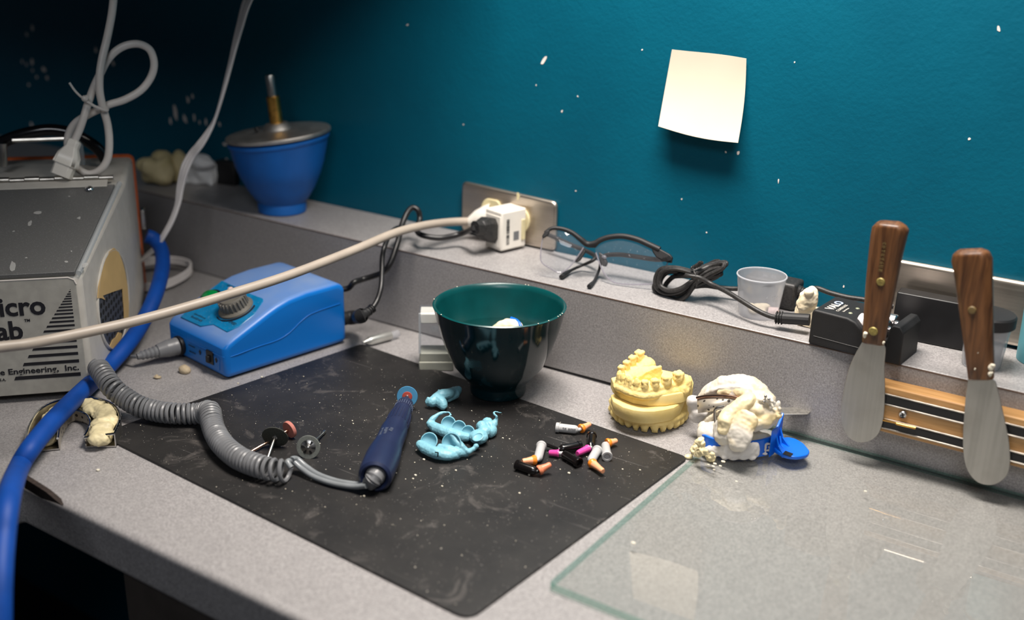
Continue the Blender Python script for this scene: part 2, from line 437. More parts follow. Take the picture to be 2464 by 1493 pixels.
def text(name, body, O, x, up, size, mat, parent, bold=0, align='LEFT', sx=1, ext=.0001, spacing=1):
    """lettering laid flat: x = reading direction, up = letter up"""
    x = V(x).normalized(); up = V(up); up = (up-x*up.dot(x)).normalized(); z = x.cross(up)
    c = bpy.data.curves.new(name, 'FONT'); c.body = body; c.size = size; c.align_x = align
    c.offset = bold; c.extrude = ext; c.resolution_u = 3; c.space_character = spacing
    o = bpy.data.objects.new(name, c); COL.objects.link(o)
    dg = bpy.context.evaluated_depsgraph_get(); me = bpy.data.meshes.new_from_object(o.evaluated_get(dg))
    bpy.data.objects.remove(o); bpy.data.curves.remove(c)
    mb = MB(); vs = [V(O)+x*(q.co.x*sx)+up*q.co.y+z*q.co.z for q in me.vertices]
    mb.add(vs, [tuple(p_.vertices) for p_ in me.polygons]); bpy.data.meshes.remove(me)
    return obj(name, mb, mat, parent, smooth=0)
def marks(name, O, x, up, n, pitch, h, mat, parent, seed=0, gap=.3):
    """a line of print too small to read: broken strokes"""
    r_ = random.Random(seed); x = V(x).normalized(); up = V(up); up = (up-x*up.dot(x)).normalized(); z = x.cross(up); mb = MB(); O = V(O)
    for i in range(n):
        q = O+x*(i*pitch)
        for k in range(3):
            w_ = pitch*(1-gap)*r_.uniform(.14, .34); a = r_.uniform(0, .15)*h
            mb.box(q+x*(pitch*(1-gap)*k/3)+up*a, x*w_, up*(h*r_.uniform(.6, 1)-a), z*.0001)
        mb.box(q+up*(h*r_.choice([.1, .4, .8])), x*pitch*(1-gap)*.8, up*h*.16, z*.0001)
    return obj(name, mb, mat, parent, smooth=0)
def sculpt(name, mb, mat, parent=None, voxel=.001, amp=0, freq=120, sm=3, loc=None, floor=None, amp2=0, freq2=500, flat=None):
    """weld a heap of overlapping lumps into one skin, relax it and roughen it"""
    me = bpy.data.meshes.new('tmp'); me.from_pydata([tuple(q) for q in mb.v], [], mb.f)
    o = bpy.data.objects.new('tmp', me); COL.objects.link(o)
    r = o.modifiers.new('r', 'REMESH'); r.mode = 'VOXEL'; r.voxel_size = voxel
    dg = bpy.context.evaluated_depsgraph_get(); m2 = bpy.data.meshes.new_from_object(o.evaluated_get(dg))
    bpy.data.objects.remove(o); bpy.data.meshes.remove(me)
    bm = bmesh.new(); bm.from_mesh(m2); bpy.data.meshes.remove(m2)
    for _ in range(sm): bmesh.ops.smooth_vert(bm, verts=bm.verts, factor=.5, use_axis_x=True, use_axis_y=True, use_axis_z=True)
    bm.normal_update()
    if amp or amp2:
        mv = [(v, v.normal*(amp*noise.noise(v.co*freq)+amp2*noise.noise(v.co*freq2+V((7, 3, 1))))) for v in bm.verts]
        for v, d in mv: v.co += d
    if floor is not None:
        for v in bm.verts: v.co.z = max(v.co.z, floor)
    out = MB(); out.add([v.co.copy() for v in bm.verts], [tuple(v.index for v in f.verts) for f in bm.faces]); bm.free()
    return obj(name, out, mat, parent, smooth=60, loc=loc, recalc=False)
def chain(mb, pts, rads, step=.35, sq=(1, 1, 1), sub=2):
    """beads run close together along a path"""
    for i in range(len(pts)-1):
        a, b = V(pts[i]), V(pts[i+1]); ra, rb = rads[i], rads[i+1]
        n = max(1, int((b-a).length/(step*min(ra, rb))))
        for j in range(n+1):
            t = j/n; r = ra+(rb-ra)*t; mb.ell(a.lerp(b, t), (r*sq[0], r*sq[1], r*sq[2]), sub=sub)
    return mb
def sheet(mb, fn, nu, nv, thick):
    """curved sheet fn(u,v) given real thickness"""
    g = [[V(fn(i/nu, j/nv)) for j in range(nv+1)] for i in range(nu+1)]
    N = [[None]*(nv+1) for _ in range(nu+1)]
    for i in range(nu+1):
        for j in range(nv+1):
            a = g[min(i+1, nu)][j]-g[max(i-1, 0)][j]; b = g[i][min(j+1, nv)]-g[i][max(j-1, 0)]
            N[i][j] = a.cross(b).normalized()
    vs = []; m = nv+1
    for s_ in (.5, -.5):
        for i in range(nu+1):
            for j in range(nv+1): vs.append(g[i][j]+N[i][j]*thick*s_)
    K = (nu+1)*m; fs = []
    for i in range(nu):
        for j in range(nv):
            a = i*m+j; fs.append((a, a+m, a+m+1, a+1)); fs.append((K+a, K+a+1, K+a+m+1, K+a+m))
    for i in range(nu):
        a = i*m; fs.append((a, K+a, K+a+m, a+m)); a = i*m+nv; fs.append((a, a+m, K+a+m, K+a))
    for j in range(nv):
        a = j; fs.append((a, a+1, K+a+1, K+a)); a = nu*m+j; fs.append((a, K+a, K+a+1, a+1))
    return mb.add(vs, fs)

# ================================================================== THE SETTING
b = MB().box((-2.3, W, -.75), (3.6, 0, 0), (0, .08, 0), (0, 0, 2.7))
def chip(x, y, sx, sy, ang, seed):
    """a flake of missing paint: ragged thin polygon standing a hair off the wall"""
    rnd = random.Random(seed); c = yp(x, y, W-.0003); k = (c-CP).length/FPX
    pts = []
    for i in range(9):
        a = 2*PI*i/9; r = rnd.uniform(.6, 1.15)
        u, w = sx*k*r*math.cos(a), sy*k*r*math.sin(a)
        pts.append(c+V((u*math.cos(ang)-w*math.sin(ang), 0, u*math.sin(ang)+w*math.cos(ang))))
    b.prism(pts, (0, .0006, 0), 1)
for i, q in enumerate([(1308,146,13,5,.9),(1352,268,3,3,0),(1776,368,3,6,0),(1873,436,2,6,0),(2332,334,4,3,.4),(2403,70,3,7,.3),(421,270,7,20,.2),
        (445,287,7,13,.45),(467,283,4,10,.1),(452,240,5,9,.2),(463,232,4,7,.2),(410,292,4,9,0),(495,293,4,9,0),(528,300,4,6,0),(480,295,3,5,0),(540,347,7,4,0),(545,385,5,5,0),
        (78,68,5,7,.4),(64,83,4,6,.5),(77,150,5,9,0),(105,167,8,5,-.4),(53,148,3,5,0),(63,155,3,5,0),(78,170,3,4,0),(88,186,4,4,0),(113,188,5,5,0),(69,204,4,4,0),(230,121,5,7,.2),(272,152,6,8,.5),
        (76,302,5,8,.3),(1746,366,3,3,0),(1290,205,2,2,0),(1390,232,2,2,0),(1545,120,2,2,0),(1912,150,2,2,0),(2030,690,2,3,0),(1640,480,2,2,0),(1700,560,2,2,0),(1385,460,2,2,0),(1115,300,2,2,0),(980,60,3,2,.5)]):
    chip(*q, seed=i)
tag(obj('wall_back', b, [M['wall'], M['chip']], smooth=0, recalc=True), 'teal painted back wall with flaked specks', 'wall', kind='structure')
b = MB().box((-2.3, -.9, -.80), (3.6, 0, 0), (0, 1.9, 0), (0, 0, .05))
tag(obj('floor', b, M['floor'], smooth=0), 'dark floor under the bench', 'floor', kind='structure')

# --- bench top: one L-shaped slab, the inner corner by the blue hose
cx0 = -.718
wt = thing('worktop', (-.4, .62, -T), 'grey speckled laminate worktop with a chipped front edge', 'worktop')
poly = [(cx0, F, -T), (1.2, F, -T), (1.2, W-.001, -T), (-2.0, W-.001, -T), (-2.0, -.5, -T), (cx0, -.5, -T)]
obj('slab', MB().prism([V(q) for q in poly], (0, 0, T)), M['lam'], wt, bevel=.006, seg=4)
c = MB().prism([yp(56,1150,F-.0004), yp(60,1176,F-.0004), yp(100,1200,F-.0004), yp(148,1216,F-.0004), yp(110,1184,F-.0004)], (0, .004, 0))
obj('exposed_core', c, M['core'], wt, smooth=0)['label'] = 'dark brown bare core showing where the edge laminate lifts'
# --- ledge along the wall
lg = thing('ledge', (-.4, .88, 0), 'raised grey laminate ledge running along the teal wall', 'ledge')
xs = [-2.3, -.80, -.60, -.45, -.30, 1.2]; gap = [.0006, .0006, .0012, .0030, .0026, .0012]
m = MB(); rings = []
for x, g in zip(xs, gap): rings.append([(x, L, g), (x, W-.0008, g), (x, W-.0008, H), (x, L, H)])
m.loft(rings)
obj('ledge_body', m, M['lam'], lg, bevel=.0012, seg=2)
obj('edge_seam', MB().box((-2.3, L-.0002, H-.0016), (3.5, 0, 0), (0, .002, 0), (0, 0, .0010)), M['kraft'], lg, smooth=0)['label'] = 'thin brown seam line along the top edge'
# --- cupboards under the bench
bc = thing('base_cabinet', (.1, .44, -.75), 'dark brown base cabinet under the front of the worktop', 'cabinet')
x1 = yp(296, 1393, F+.012).x
obj('carcass', MB().box((x1, F+.012, -.75), (1.2-x1, 0, 0), (0, .4, 0), (0, 0, .75-T)), M['cabdark'], bc, bevel=.002)
bd = thing('drawer_cabinet', (-.9, .1, -.75), 'dark grey base cabinet under the left leg of the worktop', 'cabinet')
obj('carcass', MB().box((-1.6, -.5, -.75), (1.6+cx0-.02, 0, 0), (0, F+.5-.16, 0), (0, 0, .75-T)), M['cabgrey'], bd, bevel=.002)
obj('door', MB().box((cx0-.02, -.1, -.36), (.012, 0, 0), (0, .30, 0), (0, 0, .30)), M['cabgrey'], bd, bevel=.002)
# --- unseen cabinet added above the left end of the ledge to block light there
wc = thing('shade_cabinet', (-1.3, .78, .60), 'unseen closed cabinet added above the left end of the ledge to shade it', 'cabinet')

# ================================================================== RUBBER MAT
z0 = .0003
pm = [zp(870, 831, z0), zp(1657, 1105, z0), zp(1128, 1497, z0), zp(236, 1048, z0)]
pl = roundpoly(pm, [.004, .008, .012, .030])
mt = tag(obj('desk_mat', MB().prism(pl, (0, 0, .0016)), M['mat'], loc=(-.52, .62, 0), bevel=.0004, seg=2), 'large black rubber mat lying on the worktop, dusty and scratched', 'mat')
ZM = .0019   # top of the mat

# ================================================================== GLASS SLAB
ga, gb = zp(1320, 1402, .0062), zp(1853, 1036, .0062)
gp = [V((ga.x, ga.y, .0004)), V((.30, ga.y-.004, .0004)), V((.30, L-.0012, .0004)), V((ga.x+.002, L-.0016, .0004))]
gs = tag(obj('glass_slab', MB().prism(roundpoly(gp, .004), (0, 0, .0058), 0, 1), [M['glass'], M['glassedge']], loc=(-.1, .67, 0), bevel=.0004, seg=1), 'clear glass slab with green edges lying on the worktop at the right', 'glass slab')
# knife scratches on the slab
m = MB()
rs = random.Random(3)
for (x0, y0, x1_, y1_) in [(2098,1283,2264,1335),(2095,1258,2275,1312),(2110,1270,2262,1322),(2088,1225,2200,1262),(2105,1318,2222,1352),(2180,1250,2290,1282),(1855,1157,1910,1148),(1858,1164,1895,1158),(2110,1360,2225,1390),(2370,1365,2464,1398),(2380,1330,2464,1352)]:
    a, c_ = zp(x0, y0, .0063), zp(x1_, y1_, .0063); d = (c_-a).normalized(); w = V((-d.y, d.x, 0))*.00016
    m.prism([a-w*.3, c_-w*.3, c_+w*.3, a+w*.3], (0, 0, .00008))
M['scratch'] = clear('scratch', (1, 1, 1), .20, (.6, .57, .52), ior=1.01, rough=.5)
obj('knife_scratches', m, M['scratch'], gs, smooth=0)

# ================================================================== STICKY NOTE
def note(u, v):
    off = .0012+.017*v**2.2+.004*max(0, u-.7)*(1-v)
    tl, tr, br, bl = (1617,119), (1796,141), (1776,344), (1584,304)
    x = (1-v)*((1-u)*tl[0]+u*tr[0])+v*((1-u)*bl[0]+u*br[0]); y = (1-v)*((1-u)*tl[1]+u*tr[1])+v*((1-u)*bl[1]+u*br[1])
    x += 5*math.sin(PI*v)*u; y += 7*math.sin(PI*u)*v-4*math.sin(PI*u)*(1-v)*u
    return yp(x, y, W-off)
tag(obj('sticky_note', sheet(MB(), note, 14, 14, .0003), M['paper'], loc=yp(1690, 230, W), smooth=80), 'square cream sticky note curling off the teal wall', 'note')

# ================================================================== OUTLET, LEFT
op = thing('outlet_plate', yp(1228, 520, W), 'brushed steel outlet plate behind the white plug adapter', 'outlet')
q = [V((-.6815, W-.0005, .0905)), V((-.5605, W-.0005, .0890)), V((-.5605, W-.0005, .1418)), V((-.6815, W-.0005, .1462))]
obj('cover_plate', MB().prism(roundpoly(q, .007), (0, -.006, 0)), M['plate'], op, bevel=.003, seg=4)
def recept(x, z): 
    pl_ = [V((x+.0135*math.cos(a), W-.0062, z+max(-.0125, min(.0125, .0145*math.sin(a))))) for a in [2*PI*i/28 for i in range(28)]]
    return obj('receptacle', MB().prism(pl_, (0, -.0025, 0)), M['cream'], op, bevel=.0006, seg=2)
recept(-.640, .120); recept(-.605, .116)
obj('paint_smear', MB().prism([yp(x, y, W-.0068) for x, y in [(1243,464),(1248,464),(1250,472),(1248,482),(1244,481)]], (0, .0004, 0)), M['cream'], op, smooth=0)
# --- white cube adapter
c0, c1 = V((-.6268, .8955, .0905)), V((-.6012, .8890, .0905))
ax = (c1-c0); ax.normalize(); ay = V((-ax.y, ax.x, 0))
wa = c1.x
ad = thing('plug_adapter', c0, 'white cube plug adapter with a barcode pushed into the steel outlet', 'adapter')
obj('housing', MB().box(c0, ax*.0262, ay*.034, (0, 0, .0415)), M['white'], ad, bevel=.0018, seg=3)
obj('front_lip', MB().box(c0+ax*.0016-ay*.0006+V((0, 0, .003)), ax*.0230, ay*.002, (0, 0, .0335)), M['white'], ad, bevel=.0006, seg=2)
obj('retainer_tab', MB().box(c0+ax*.0262+ay*.027+V((0, 0, .008)), ax*.0016, ay*.005, (0, 0, .022)), M['cream'], ad, bevel=.0006)
o0 = c0+ax*.02625; rr = random.Random(5); m = MB(); y_ = .0
zz = .006
while zz < .033:
    h_ = rr.choice([.0003, .0005, .0008, .0012]); m.box(o0+ay*.0065+V((0, 0, zz)), ax*.00012, ay*.0042, (0, 0, h_)); zz += h_+rr.choice([.0004, .0006, .0009])
obj('barcode', m, M['ink'], ad, smooth=0)
obj('rating_label', MB().box(o0+ay*.0165+V((0, 0, .009)), ax*.00012, ay*.0075, (0, 0, .0095)), M['greyplug'], ad, smooth=0)
# --- beige cord: plug in the outlet, cable crossing the whole bench to the left
tt = [(0,836,.905),(60,829,.91),(130,816,.92),(240,793,.93),(330,772,.94),(430,745,.95),(560,706,.97),(700,661,1.0),(850,603,1.045),(950,561,1.085),(1020,543,1.12),(1080,535,1.15),(1126,533,1.166)]
path = [tp(-900, 1080, .84), tp(-560, 940, .86), tp(-260, 868, .885)]+[tp(*q) for q in tt]
bcd = thing('beige_power_cord', path[-1], 'thick beige power cord stretched from the outlet over the blue motor box', 'cord')
obj('cable', MB().tube(crom(path, 8), .0043, 14), M['beige'], bcd)
pe = path[-1]; pd = V((-.640, W-.012, .117))-pe
rings = []
for t, wd, ht in [(0, .0046, .0046), (.08, .0060, .0060), (.16, .0062, .0070), (.32, .0085, .0095), (.7, .0125, .0115), (1, .0130, .0120)]:
    q = pe+pd*t; s_ = V((pd.y, -pd.x, 0)).normalized(); rings.append([q+s_*(wd*math.cos(2*PI*k/16))+V((0, 0, ht*math.sin(2*PI*k/16))) for k in range(16)])
obj('plug', MB().loft(rings), M['white'], bcd, bevel=.0006)
# --- black cords behind the motor box (its frame first: front left corner, x along the front, y to the back)
MWID, UP = .102, V((0, 0, 1))
ma = math.radians(-9.5); mx, my = V((math.cos(ma), math.sin(ma), 0)), V((-math.sin(ma), math.cos(ma), 0))
MO = zp(546, 919)-mx*.102                       # front left bottom corner
def mp_(x, s_, z): return MO+mx*x+my*s_+UP*z
dk = thing('black_power_cord', yp(1000, 560, .87), 'black power cord looping from the white adapter down behind the blue motor box', 'cord')
fp = c0+ax*.0125-ay*.001+V((0, 0, .022))           # middle of the adapter's front face
tip = yp(1143, 548, fp.y-.030)
pts = [tip]+[tp(x, y, t) for x, y, t in [(1112,562,1.135),(1060,573,1.13),(1015,566,1.13),(1003,552,1.14),(1010,528,1.15),(1006,507,1.15),(993,500,1.15),(980,512,1.145),(966,545,1.135),(958,580,1.12),(944,622,1.11),(930,648,1.11),(912,660,1.12),(875,672,1.125),(852,680,1.116)]]+[mp_(MWID-.010, .153, .0545), mp_(MWID-.020, .141, .0530)]
obj('cable', MB().tube(crom(pts, 7), .0030, 12), M['black'], dk)
d = (fp-tip); r_ = []
sdir = V((0, 0, 1)); wv = d.normalized().cross(sdir).normalized()
for t, w_, h_ in [(0, .0055, .0065), (.28, .0065, .0075), (.30, .0072, .0085), (.6, .0095, .0125), (1, .0085, .0135)]:
    q = tip+d*t; r_.append([q+wv*sx*w_+sdir*sy*h_-V((0, 0, .002*t)) for sx, sy in [(-1, -.55), (-.55, -1), (.55, -1), (1, -.55), (1, .55), (.55, 1), (-.55, 1), (-1, .55)]])
obj('plug', MB().loft(r_), M['blackrub'], dk, smooth=25, bevel=.0008)
dk2 = thing('black_pedal_cord', yp(905, 700, .80), 'thinner black cord with a ribbed plug low at the back of the blue motor box', 'cord')
p2 = [tp(x, y, t) for x, y, t in [(990,548,1.17),(960,548,1.15),(940,562,1.12),(926,592,1.10),(920,620,1.095),(919,650,1.09),(917,690,1.08),(908,722,1.075),(896,742,1.07)]]
obj('cable', MB().tube(crom(p2, 7), .0026, 12), M['black'], dk2)
p3 = [tp(x, y, t) for x, y, t in [(896,742,1.07),(884,752,1.066),(868,761,1.058)]]+[mp_(MWID-.002, .157, .0245), mp_(MWID-.012, .141, .0235)]
pr = crom(p3, 8); rad = [.0036+(.0011 if i % 3 == 0 else 0) if i < 14 else .0074-(.0005 if i % 4 == 0 else 0) for i in range(len(pr))]
obj('ribbed_plug', MB().tube(pr, rad, 16), M['blackmat'], dk2, smooth=25)

# ================================================================== DUST BOX (left)
BA = V((-.8018, .5362, .006)); az = math.radians(42)
bu = V((math.sin(az), math.cos(az), 0)); bd_ = V((-bu.y, bu.x, 0)); UP = V((0, 0, 1))
def bp(u, d, z): return V((BA.x, BA.y, 0))+bu*u+bd_*d+UP*z
bx = thing('dust_box', bp(-.13, .15, 0), 'grey lab dust box with a hinged clear lid at the left of the bench', 'dust box')
ZT, ZF, U2, D2, D3, WB = .160, .1150, .0285, .1567, .285, .26
Lw, Rw = -WB, 0
m = MB()
base = [(Rw, 0), (Rw+U2, D2), (Rw+U2-.002, D3), (Lw-U2+.002, D3), (Lw-U2, D2), (Lw, 0)]
vb = [bp(u, d, .006) for u, d in base]
vt = [bp(Rw, 0, ZF), bp(Rw+U2, D2, ZT), bp(Rw+U2-.002, D3, ZT), bp(Lw-U2+.002, D3, ZT), bp(Lw-U2, D2, ZT), bp(Lw, 0, ZF)]
m.add(vb+vt, [(5, 4, 3, 2, 1, 0), (1, 2, 8, 7), (2, 3, 9, 8), (3, 4, 10, 9), (0, 1, 7, 6), (4, 5, 11, 10), (5, 0, 6, 11), (7, 8, 9, 10), (6, 7, 10, 11)])
obj('body', m, M['boxgrey'], bx, bevel=.005, seg=4)
for u, d in [(-.02, .02), (-.24, .02), (-.02, .26), (-.24, .26)]:
    obj('foot', MB().lathe([(0, 0), (.008, 0), (.008, .007), (0, .007)], bp(u, d, 0), n=16), M['blackmat'], bx)
fq = [bp(-.004, -.0008, .008), bp(Lw+.004, -.0008, .008), bp(Lw+.004, -.0008, ZF-.001), bp(-.004, -.0008, ZF-.001)]
fpn = obj('front_panel', MB().prism(roundpoly(fq, [.001, .001, .006, .006]), bd_*.002), M['boxpanel'], bx, bevel=.0005, seg=2)
obj('panel_rim', MB().tube([bp(Lw+.004, -.0006, ZF-.0006), bp(-.010, -.0006, ZF-.0006), bp(-.0055, -.0006, ZF-.003), bp(-.004, -.0006, ZF-.007)], .0007, 8), M['whitecable'], bx)
# printing on the front panel
def fu(x, y):
    q = pp(x, y, bp(0, -.001, 0), bd_); return (q-bp(0, -.001, 0)).dot(bu), q.z
m = MB()
for v in [262, 285, 310, 335, 361, 389, 419, 452, 487, 524, 566, 608, 655, 706, 764, 825, 892, 967, 1050, 1195]:
    k = (v-262)/933; th_ = (9+29*k)/4.665; xr = 169.3+24.3*k; y0_ = 640+v/4.665
    ur, z_ = fu(xr, y0_); _, z2_ = fu(xr, y0_+th_)
    xl = 169-139*(v-262)/985; ul, _ = fu(xl, y0_+.06*(xr-xl)); ul2, _ = fu(xl-2.2*k-1, y0_+th_+.06*(xr-xl))
    m.prism([bp(ul, -.0011, z_), bp(ul2, -.0011, z2_), bp(ur, -.0011, z2_), bp(ur, -.0011, z_)], bd_*.0002)
obj('striped_triangle', m, M['ink'], fpn, smooth=0)
u1, z1 = fu(112, 755); 
text('lettering', 'Micro', bp(u1, -.0011, z1), bu, UP, .0185*1.28, M['ink'], fpn, bold=.0006, align='RIGHT')
u1, z1 = fu(58, 815)
text('lettering', 'Lab', bp(u1, -.0011, z1), bu, UP, .0185*1.28, M['ink'], fpn, bold=.0006, align='RIGHT')
u1, z1 = fu(73, 774)
text('lettering', 'TM', bp(u1, -.0011, z1), bu, UP, .0034, M['ink'], fpn, bold=.00008, align='RIGHT')
u1, z1 = fu(191, 890)
text('lettering', 'Danville Engineering,  Inc.', bp(u1, -.0011, z1), bu, UP, .0074, M['ink'], fpn, bold=.00014, align='RIGHT', sx=1.16)
u1, z1 = fu(15, 917)
text('lettering', 'U.S.A.', bp(u1, -.0011, z1), bu, UP, .0034, M['ink'], fpn, bold=.00006, align='RIGHT')
# hinged lid
sl = (bp(0, D2, ZT)-bp(0, 0, ZF)); sn = bu.cross(sl).normalized()
if sn.z < 0: sn = -sn
def lp(u, t, h): return bp(u*1.0+(U2*t if u > -.13 else -U2*t), 0, ZF)+sl*t+sn*h
lid = obj('lid_window', MB().prism([lp(-.004, .0, .001), lp(-.006, .93, .001), lp(Lw+.006, .93, .001), lp(Lw+.004, .0, .001)], sn*.004), M['dustglass'], bx, bevel=.0006, seg=2)
lid['label'] = 'clear hinged window clouded with dust'
obj('lid_edge', MB().tube([lp(-.001, .0, .003), lp(-.003, .96, .003)], .0026, 8), M['acrylic'], bx)
m = MB().box(lp(-.012, .90, .0052), bu*(Lw+.024), sl*.08, sn*.001)
obj('hinge_leaf', m, M['boxgrey'], bx, bevel=.0004, seg=2)
for i in range(16):
    u = -.010-i*.0135
    obj('hinge_knuckle', MB().tube([lp(u, 1.0, .0068 if i % 2 else .0062), lp(u-.0128, 1.0, .0068 if i % 2 else .0062)], .0031 if i % 2 else .0027, 12), M['hinge'], bx)
for x, y in [(215, 455)]:
    q = pp(x, y, lp(0, .94, .006), sn)
    obj('screw', MB().lathe([(.0042, 0), (.0040, .001), (.0026, .0022), (.0008, .0026), (0, .0026)], q, sn, 20), M['chrome'], bx)
# dust scuffs on the window
for x, y, sx, sy in [(30, 640, 8, 16), (92, 512, 10, 5), (72, 538, 6, 8), (167, 473, 3, 2), (190, 525, 5, 4), (63, 621, 4, 2), (160, 630, 5, 3), (205, 638, 8, 7), (33, 557, 3, 2), (172, 605, 2, 2)]:
    c_ = pp(x, y, lp(0, .5, .0054), sn); k = .0004
    e1, e2 = bu, sl.normalized(); rnd = random.Random(int(x)); pts = []
    for i in range(9):
        a = 2*PI*i/9; r = rnd.uniform(.5, 1.1); pts.append(c_+e1*(sx*k*r*math.cos(a))+e2*(sy*k*1.6*r*math.sin(a)))
    obj('dust_scuff', MB().prism(pts, sn*.0001), M['dust'], lid, smooth=0)
# arm port in the angled side
sA, sB = bp(Rw, 0, 0), bp(Rw+U2, D2, 0); sd = (sB-sA).normalized(); so = V((sd.y, -sd.x, 0))
if so.dot(V((1, -.3, 0))) < 0: so = -so
def sp_(s_, z, o_=0): return sA+sd*s_+UP*z+so*o_
pc, pz, prr = .083, .0645, .046
circ = lambda r, o_, n=48: [sp_(pc+r*1.06*math.cos(2*PI*i/n), pz+r*math.sin(2*PI*i/n), o_) for i in range(n)]
port = obj('arm_port', MB().tube(circ(prr+.0005, .0004)+[circ(prr+.0005, .0004)[0]], .0016, 8), M['boxgrey'], bx)
fs_ = obj('filter_screen', MB().prism(circ(prr-.001, .0005), so*.0005), M['screen'], port, smooth=0)
m = MB()
for i in range(-9, 10):
    for j in range(-9, 10):
        s0, z0 = (i+.5*(j % 2))*.0088, j*.0076
        if s0*s0/1.12+z0*z0 < (prr-.004)**2 and z0 < .014: m.prism([sp_(pc+s0+.0029*math.cos(a), pz+z0+.0025*math.sin(a), .0011) for a in [2*PI*k/12 for k in range(12)]], so*.0001)
o = obj('screen_holes', m, M['darkgap'], fs_, smooth=0); o['kind'] = 'stuff'
def spx(x, y): return pp(x, y, sp_(0, 0, .0013), so)
torn = [spx(*q) for q in [(234,718),(236,690),(243,655),(252,625),(262,606),(273,597),(284,606),(293,628),(300,655),(306,690),(309,730),(309,765),(305,790),(299,787),(298,752),(296,725),(294,695),(270,703),(246,712),(252,722),(243,718)]]
obj('latex_sleeve', MB().prism(torn, so*.0006), M['latex'], port, smooth=0)['label'] = 'torn tan latex sleeve'
torn2 = [spx(*q) for q in [(262,836),(270,818),(278,812),(284,800),(292,803),(288,826),(278,842)]]
obj('latex_scrap', MB().prism(torn2, so*.0006), M['latex'], port, smooth=0)
# orange gasket and back plate
m = MB(); gk = []
def backring(d0, d1, grow, z0_, z1_):
    g = grow
    a = [bp(Rw+U2-.002+g, d0, z0_), bp(Rw+U2-.002+g, d0, ZT+g), bp(Lw-U2+.002-g, d0, ZT+g), bp(Lw-U2+.002-g, d0, z0_)]
    return MB().prism(roundpoly(a, [.001, .008, .008, .001]), bd_*(d1-d0))
obj('gasket', backring(D3, D3+.006, .0015, .004, 0), M['orange'], bx)['label'] = 'orange rubber gasket'
obj('back_cover', backring(D3+.006, D3+.016, -.001, .004, 0), M['boxgrey'], bx, bevel=.002)
lq = bp(Rw+U2+.001, D3+.004, .093)
obj('latch', MB().box(lq-bd_*.006-UP*.016, bu*.004, bd_*.014, UP*.022), M['chrome'], bx, bevel=.001)
# carrying handle on the top
def btop(x, y, d): return pp(x, y, bp(0, d, 0), bd_)
dh = .232
hp_ = [bp(-.205, dh, ZT-.002)]+[btop(x, y, dh) for x, y in [(6, 385), (8, 350)]]
hd = obj('handle', MB().tube(crom([btop(-60, 400, dh), btop(-25, 362, dh), btop(20, 336, dh), btop(70, 320, dh), btop(120, 313, dh), btop(165, 319, dh), btop(200, 334, dh), btop(235, 358, dh), btop(255, 385, dh)], 6), .0062, 12), M['blackgloss'], bx)
hd['label'] = 'arched black carrying handle'
obj('handle_post', MB().tube([btop(8, 400, dh-.02), btop(6, 345, dh-.02)], .0042, 10), M['steel'], bx)
obj('handle_post', MB().tube([btop(196, 396, dh-.02), btop(190, 350, dh-.02), btop(176, 336, dh-.02)], .0042, 10), M['acrylic'], bx)
obj('handle_rail', MB().tube([btop(30, 338, dh-.02), btop(176, 333, dh-.02)], .0022, 8), M['hinge'], bx)

# ================================================================== BLUE AIR HOSE
hpts = [tp(352,568,1.262),(tp(372,577,1.262)),tp(389,605,1.25),tp(390,650,1.215),tp(372,715,1.165)]
hpts += [zp(338,785,.026), zp(300,838,.020), zp(250,893,.0118), zp(190,950,.0175), zp(155,985,.0225), zp(120,1022,.0235), zp(72,1082,.0200)]
pz_ = zp(44, 1130, .0140); hpts += [pz_, tp(20, 1200, .79), tp(6, 1300, .765), tp(-2, 1420, .75), tp(-4, 1600, .75)]
tag(obj('air_hose', MB().tube(crom(hpts, 8), .0078, 18), M['bluehose'], loc=hpts[7]), 'royal blue rubber hose running from the dust box over the worktop edge', 'hose')

# ================================================================== MOTOR CONTROL BOX
mb_ = thing('motor_control_box', mp_(.05, .065, 0), 'bright blue bench motor control box with a grey speed knob', 'control box')
prof = [(0, .0018), (0, .031), (.003, .036), (.012, .0405), (.028, .0475), (.050, .057), (.060, .0608), (.074, .0645), (.095, .0668), (.134, .0672), (.143, .061), (.143, .0018)]
def slopez(s_): return interp([(0, .031), (.003, .036), (.012, .0405), (.028, .0475), (.050, .057), (.060, .0608), (.072, .0632), (.13, .064)], s_)
def slicev(x):
    return [mp_(x, s_, z) for s_, z in prof]
obj('housing', MB().loft([slicev(0), slicev(MWID)]), M['bluedust'], mb_, bevel=.0085, seg=5, smooth=50)
obj('base_plate', MB().box(mp_(.005, .005, 0), mx*(MWID-.01), my*.133, UP*.004), M['black'], mb_, bevel=.001)
# parting line between the two shells
e = .0003
sm_ = [mp_(MWID-.0085, -e, .0235)]+[mp_(MWID+e, .009, .0237), mp_(MWID+e, .035, .0255), mp_(MWID+e, .058, .0262), mp_(MWID+e, .072, .0300), mp_(MWID+e, .088, .0390), mp_(MWID+e, .102, .0435), mp_(MWID+e, .1345, .0452)]
obj('parting_line', MB().tube(crom([mp_(.0085, -e, .0235), mp_(MWID*.5, -e, .0235), mp_(MWID-.0085, -e, .0235), mp_(MWID-.0025, .0022, .0236)]+sm_[1:], 6), .00032, 6), M['bluemotor'], mb_)
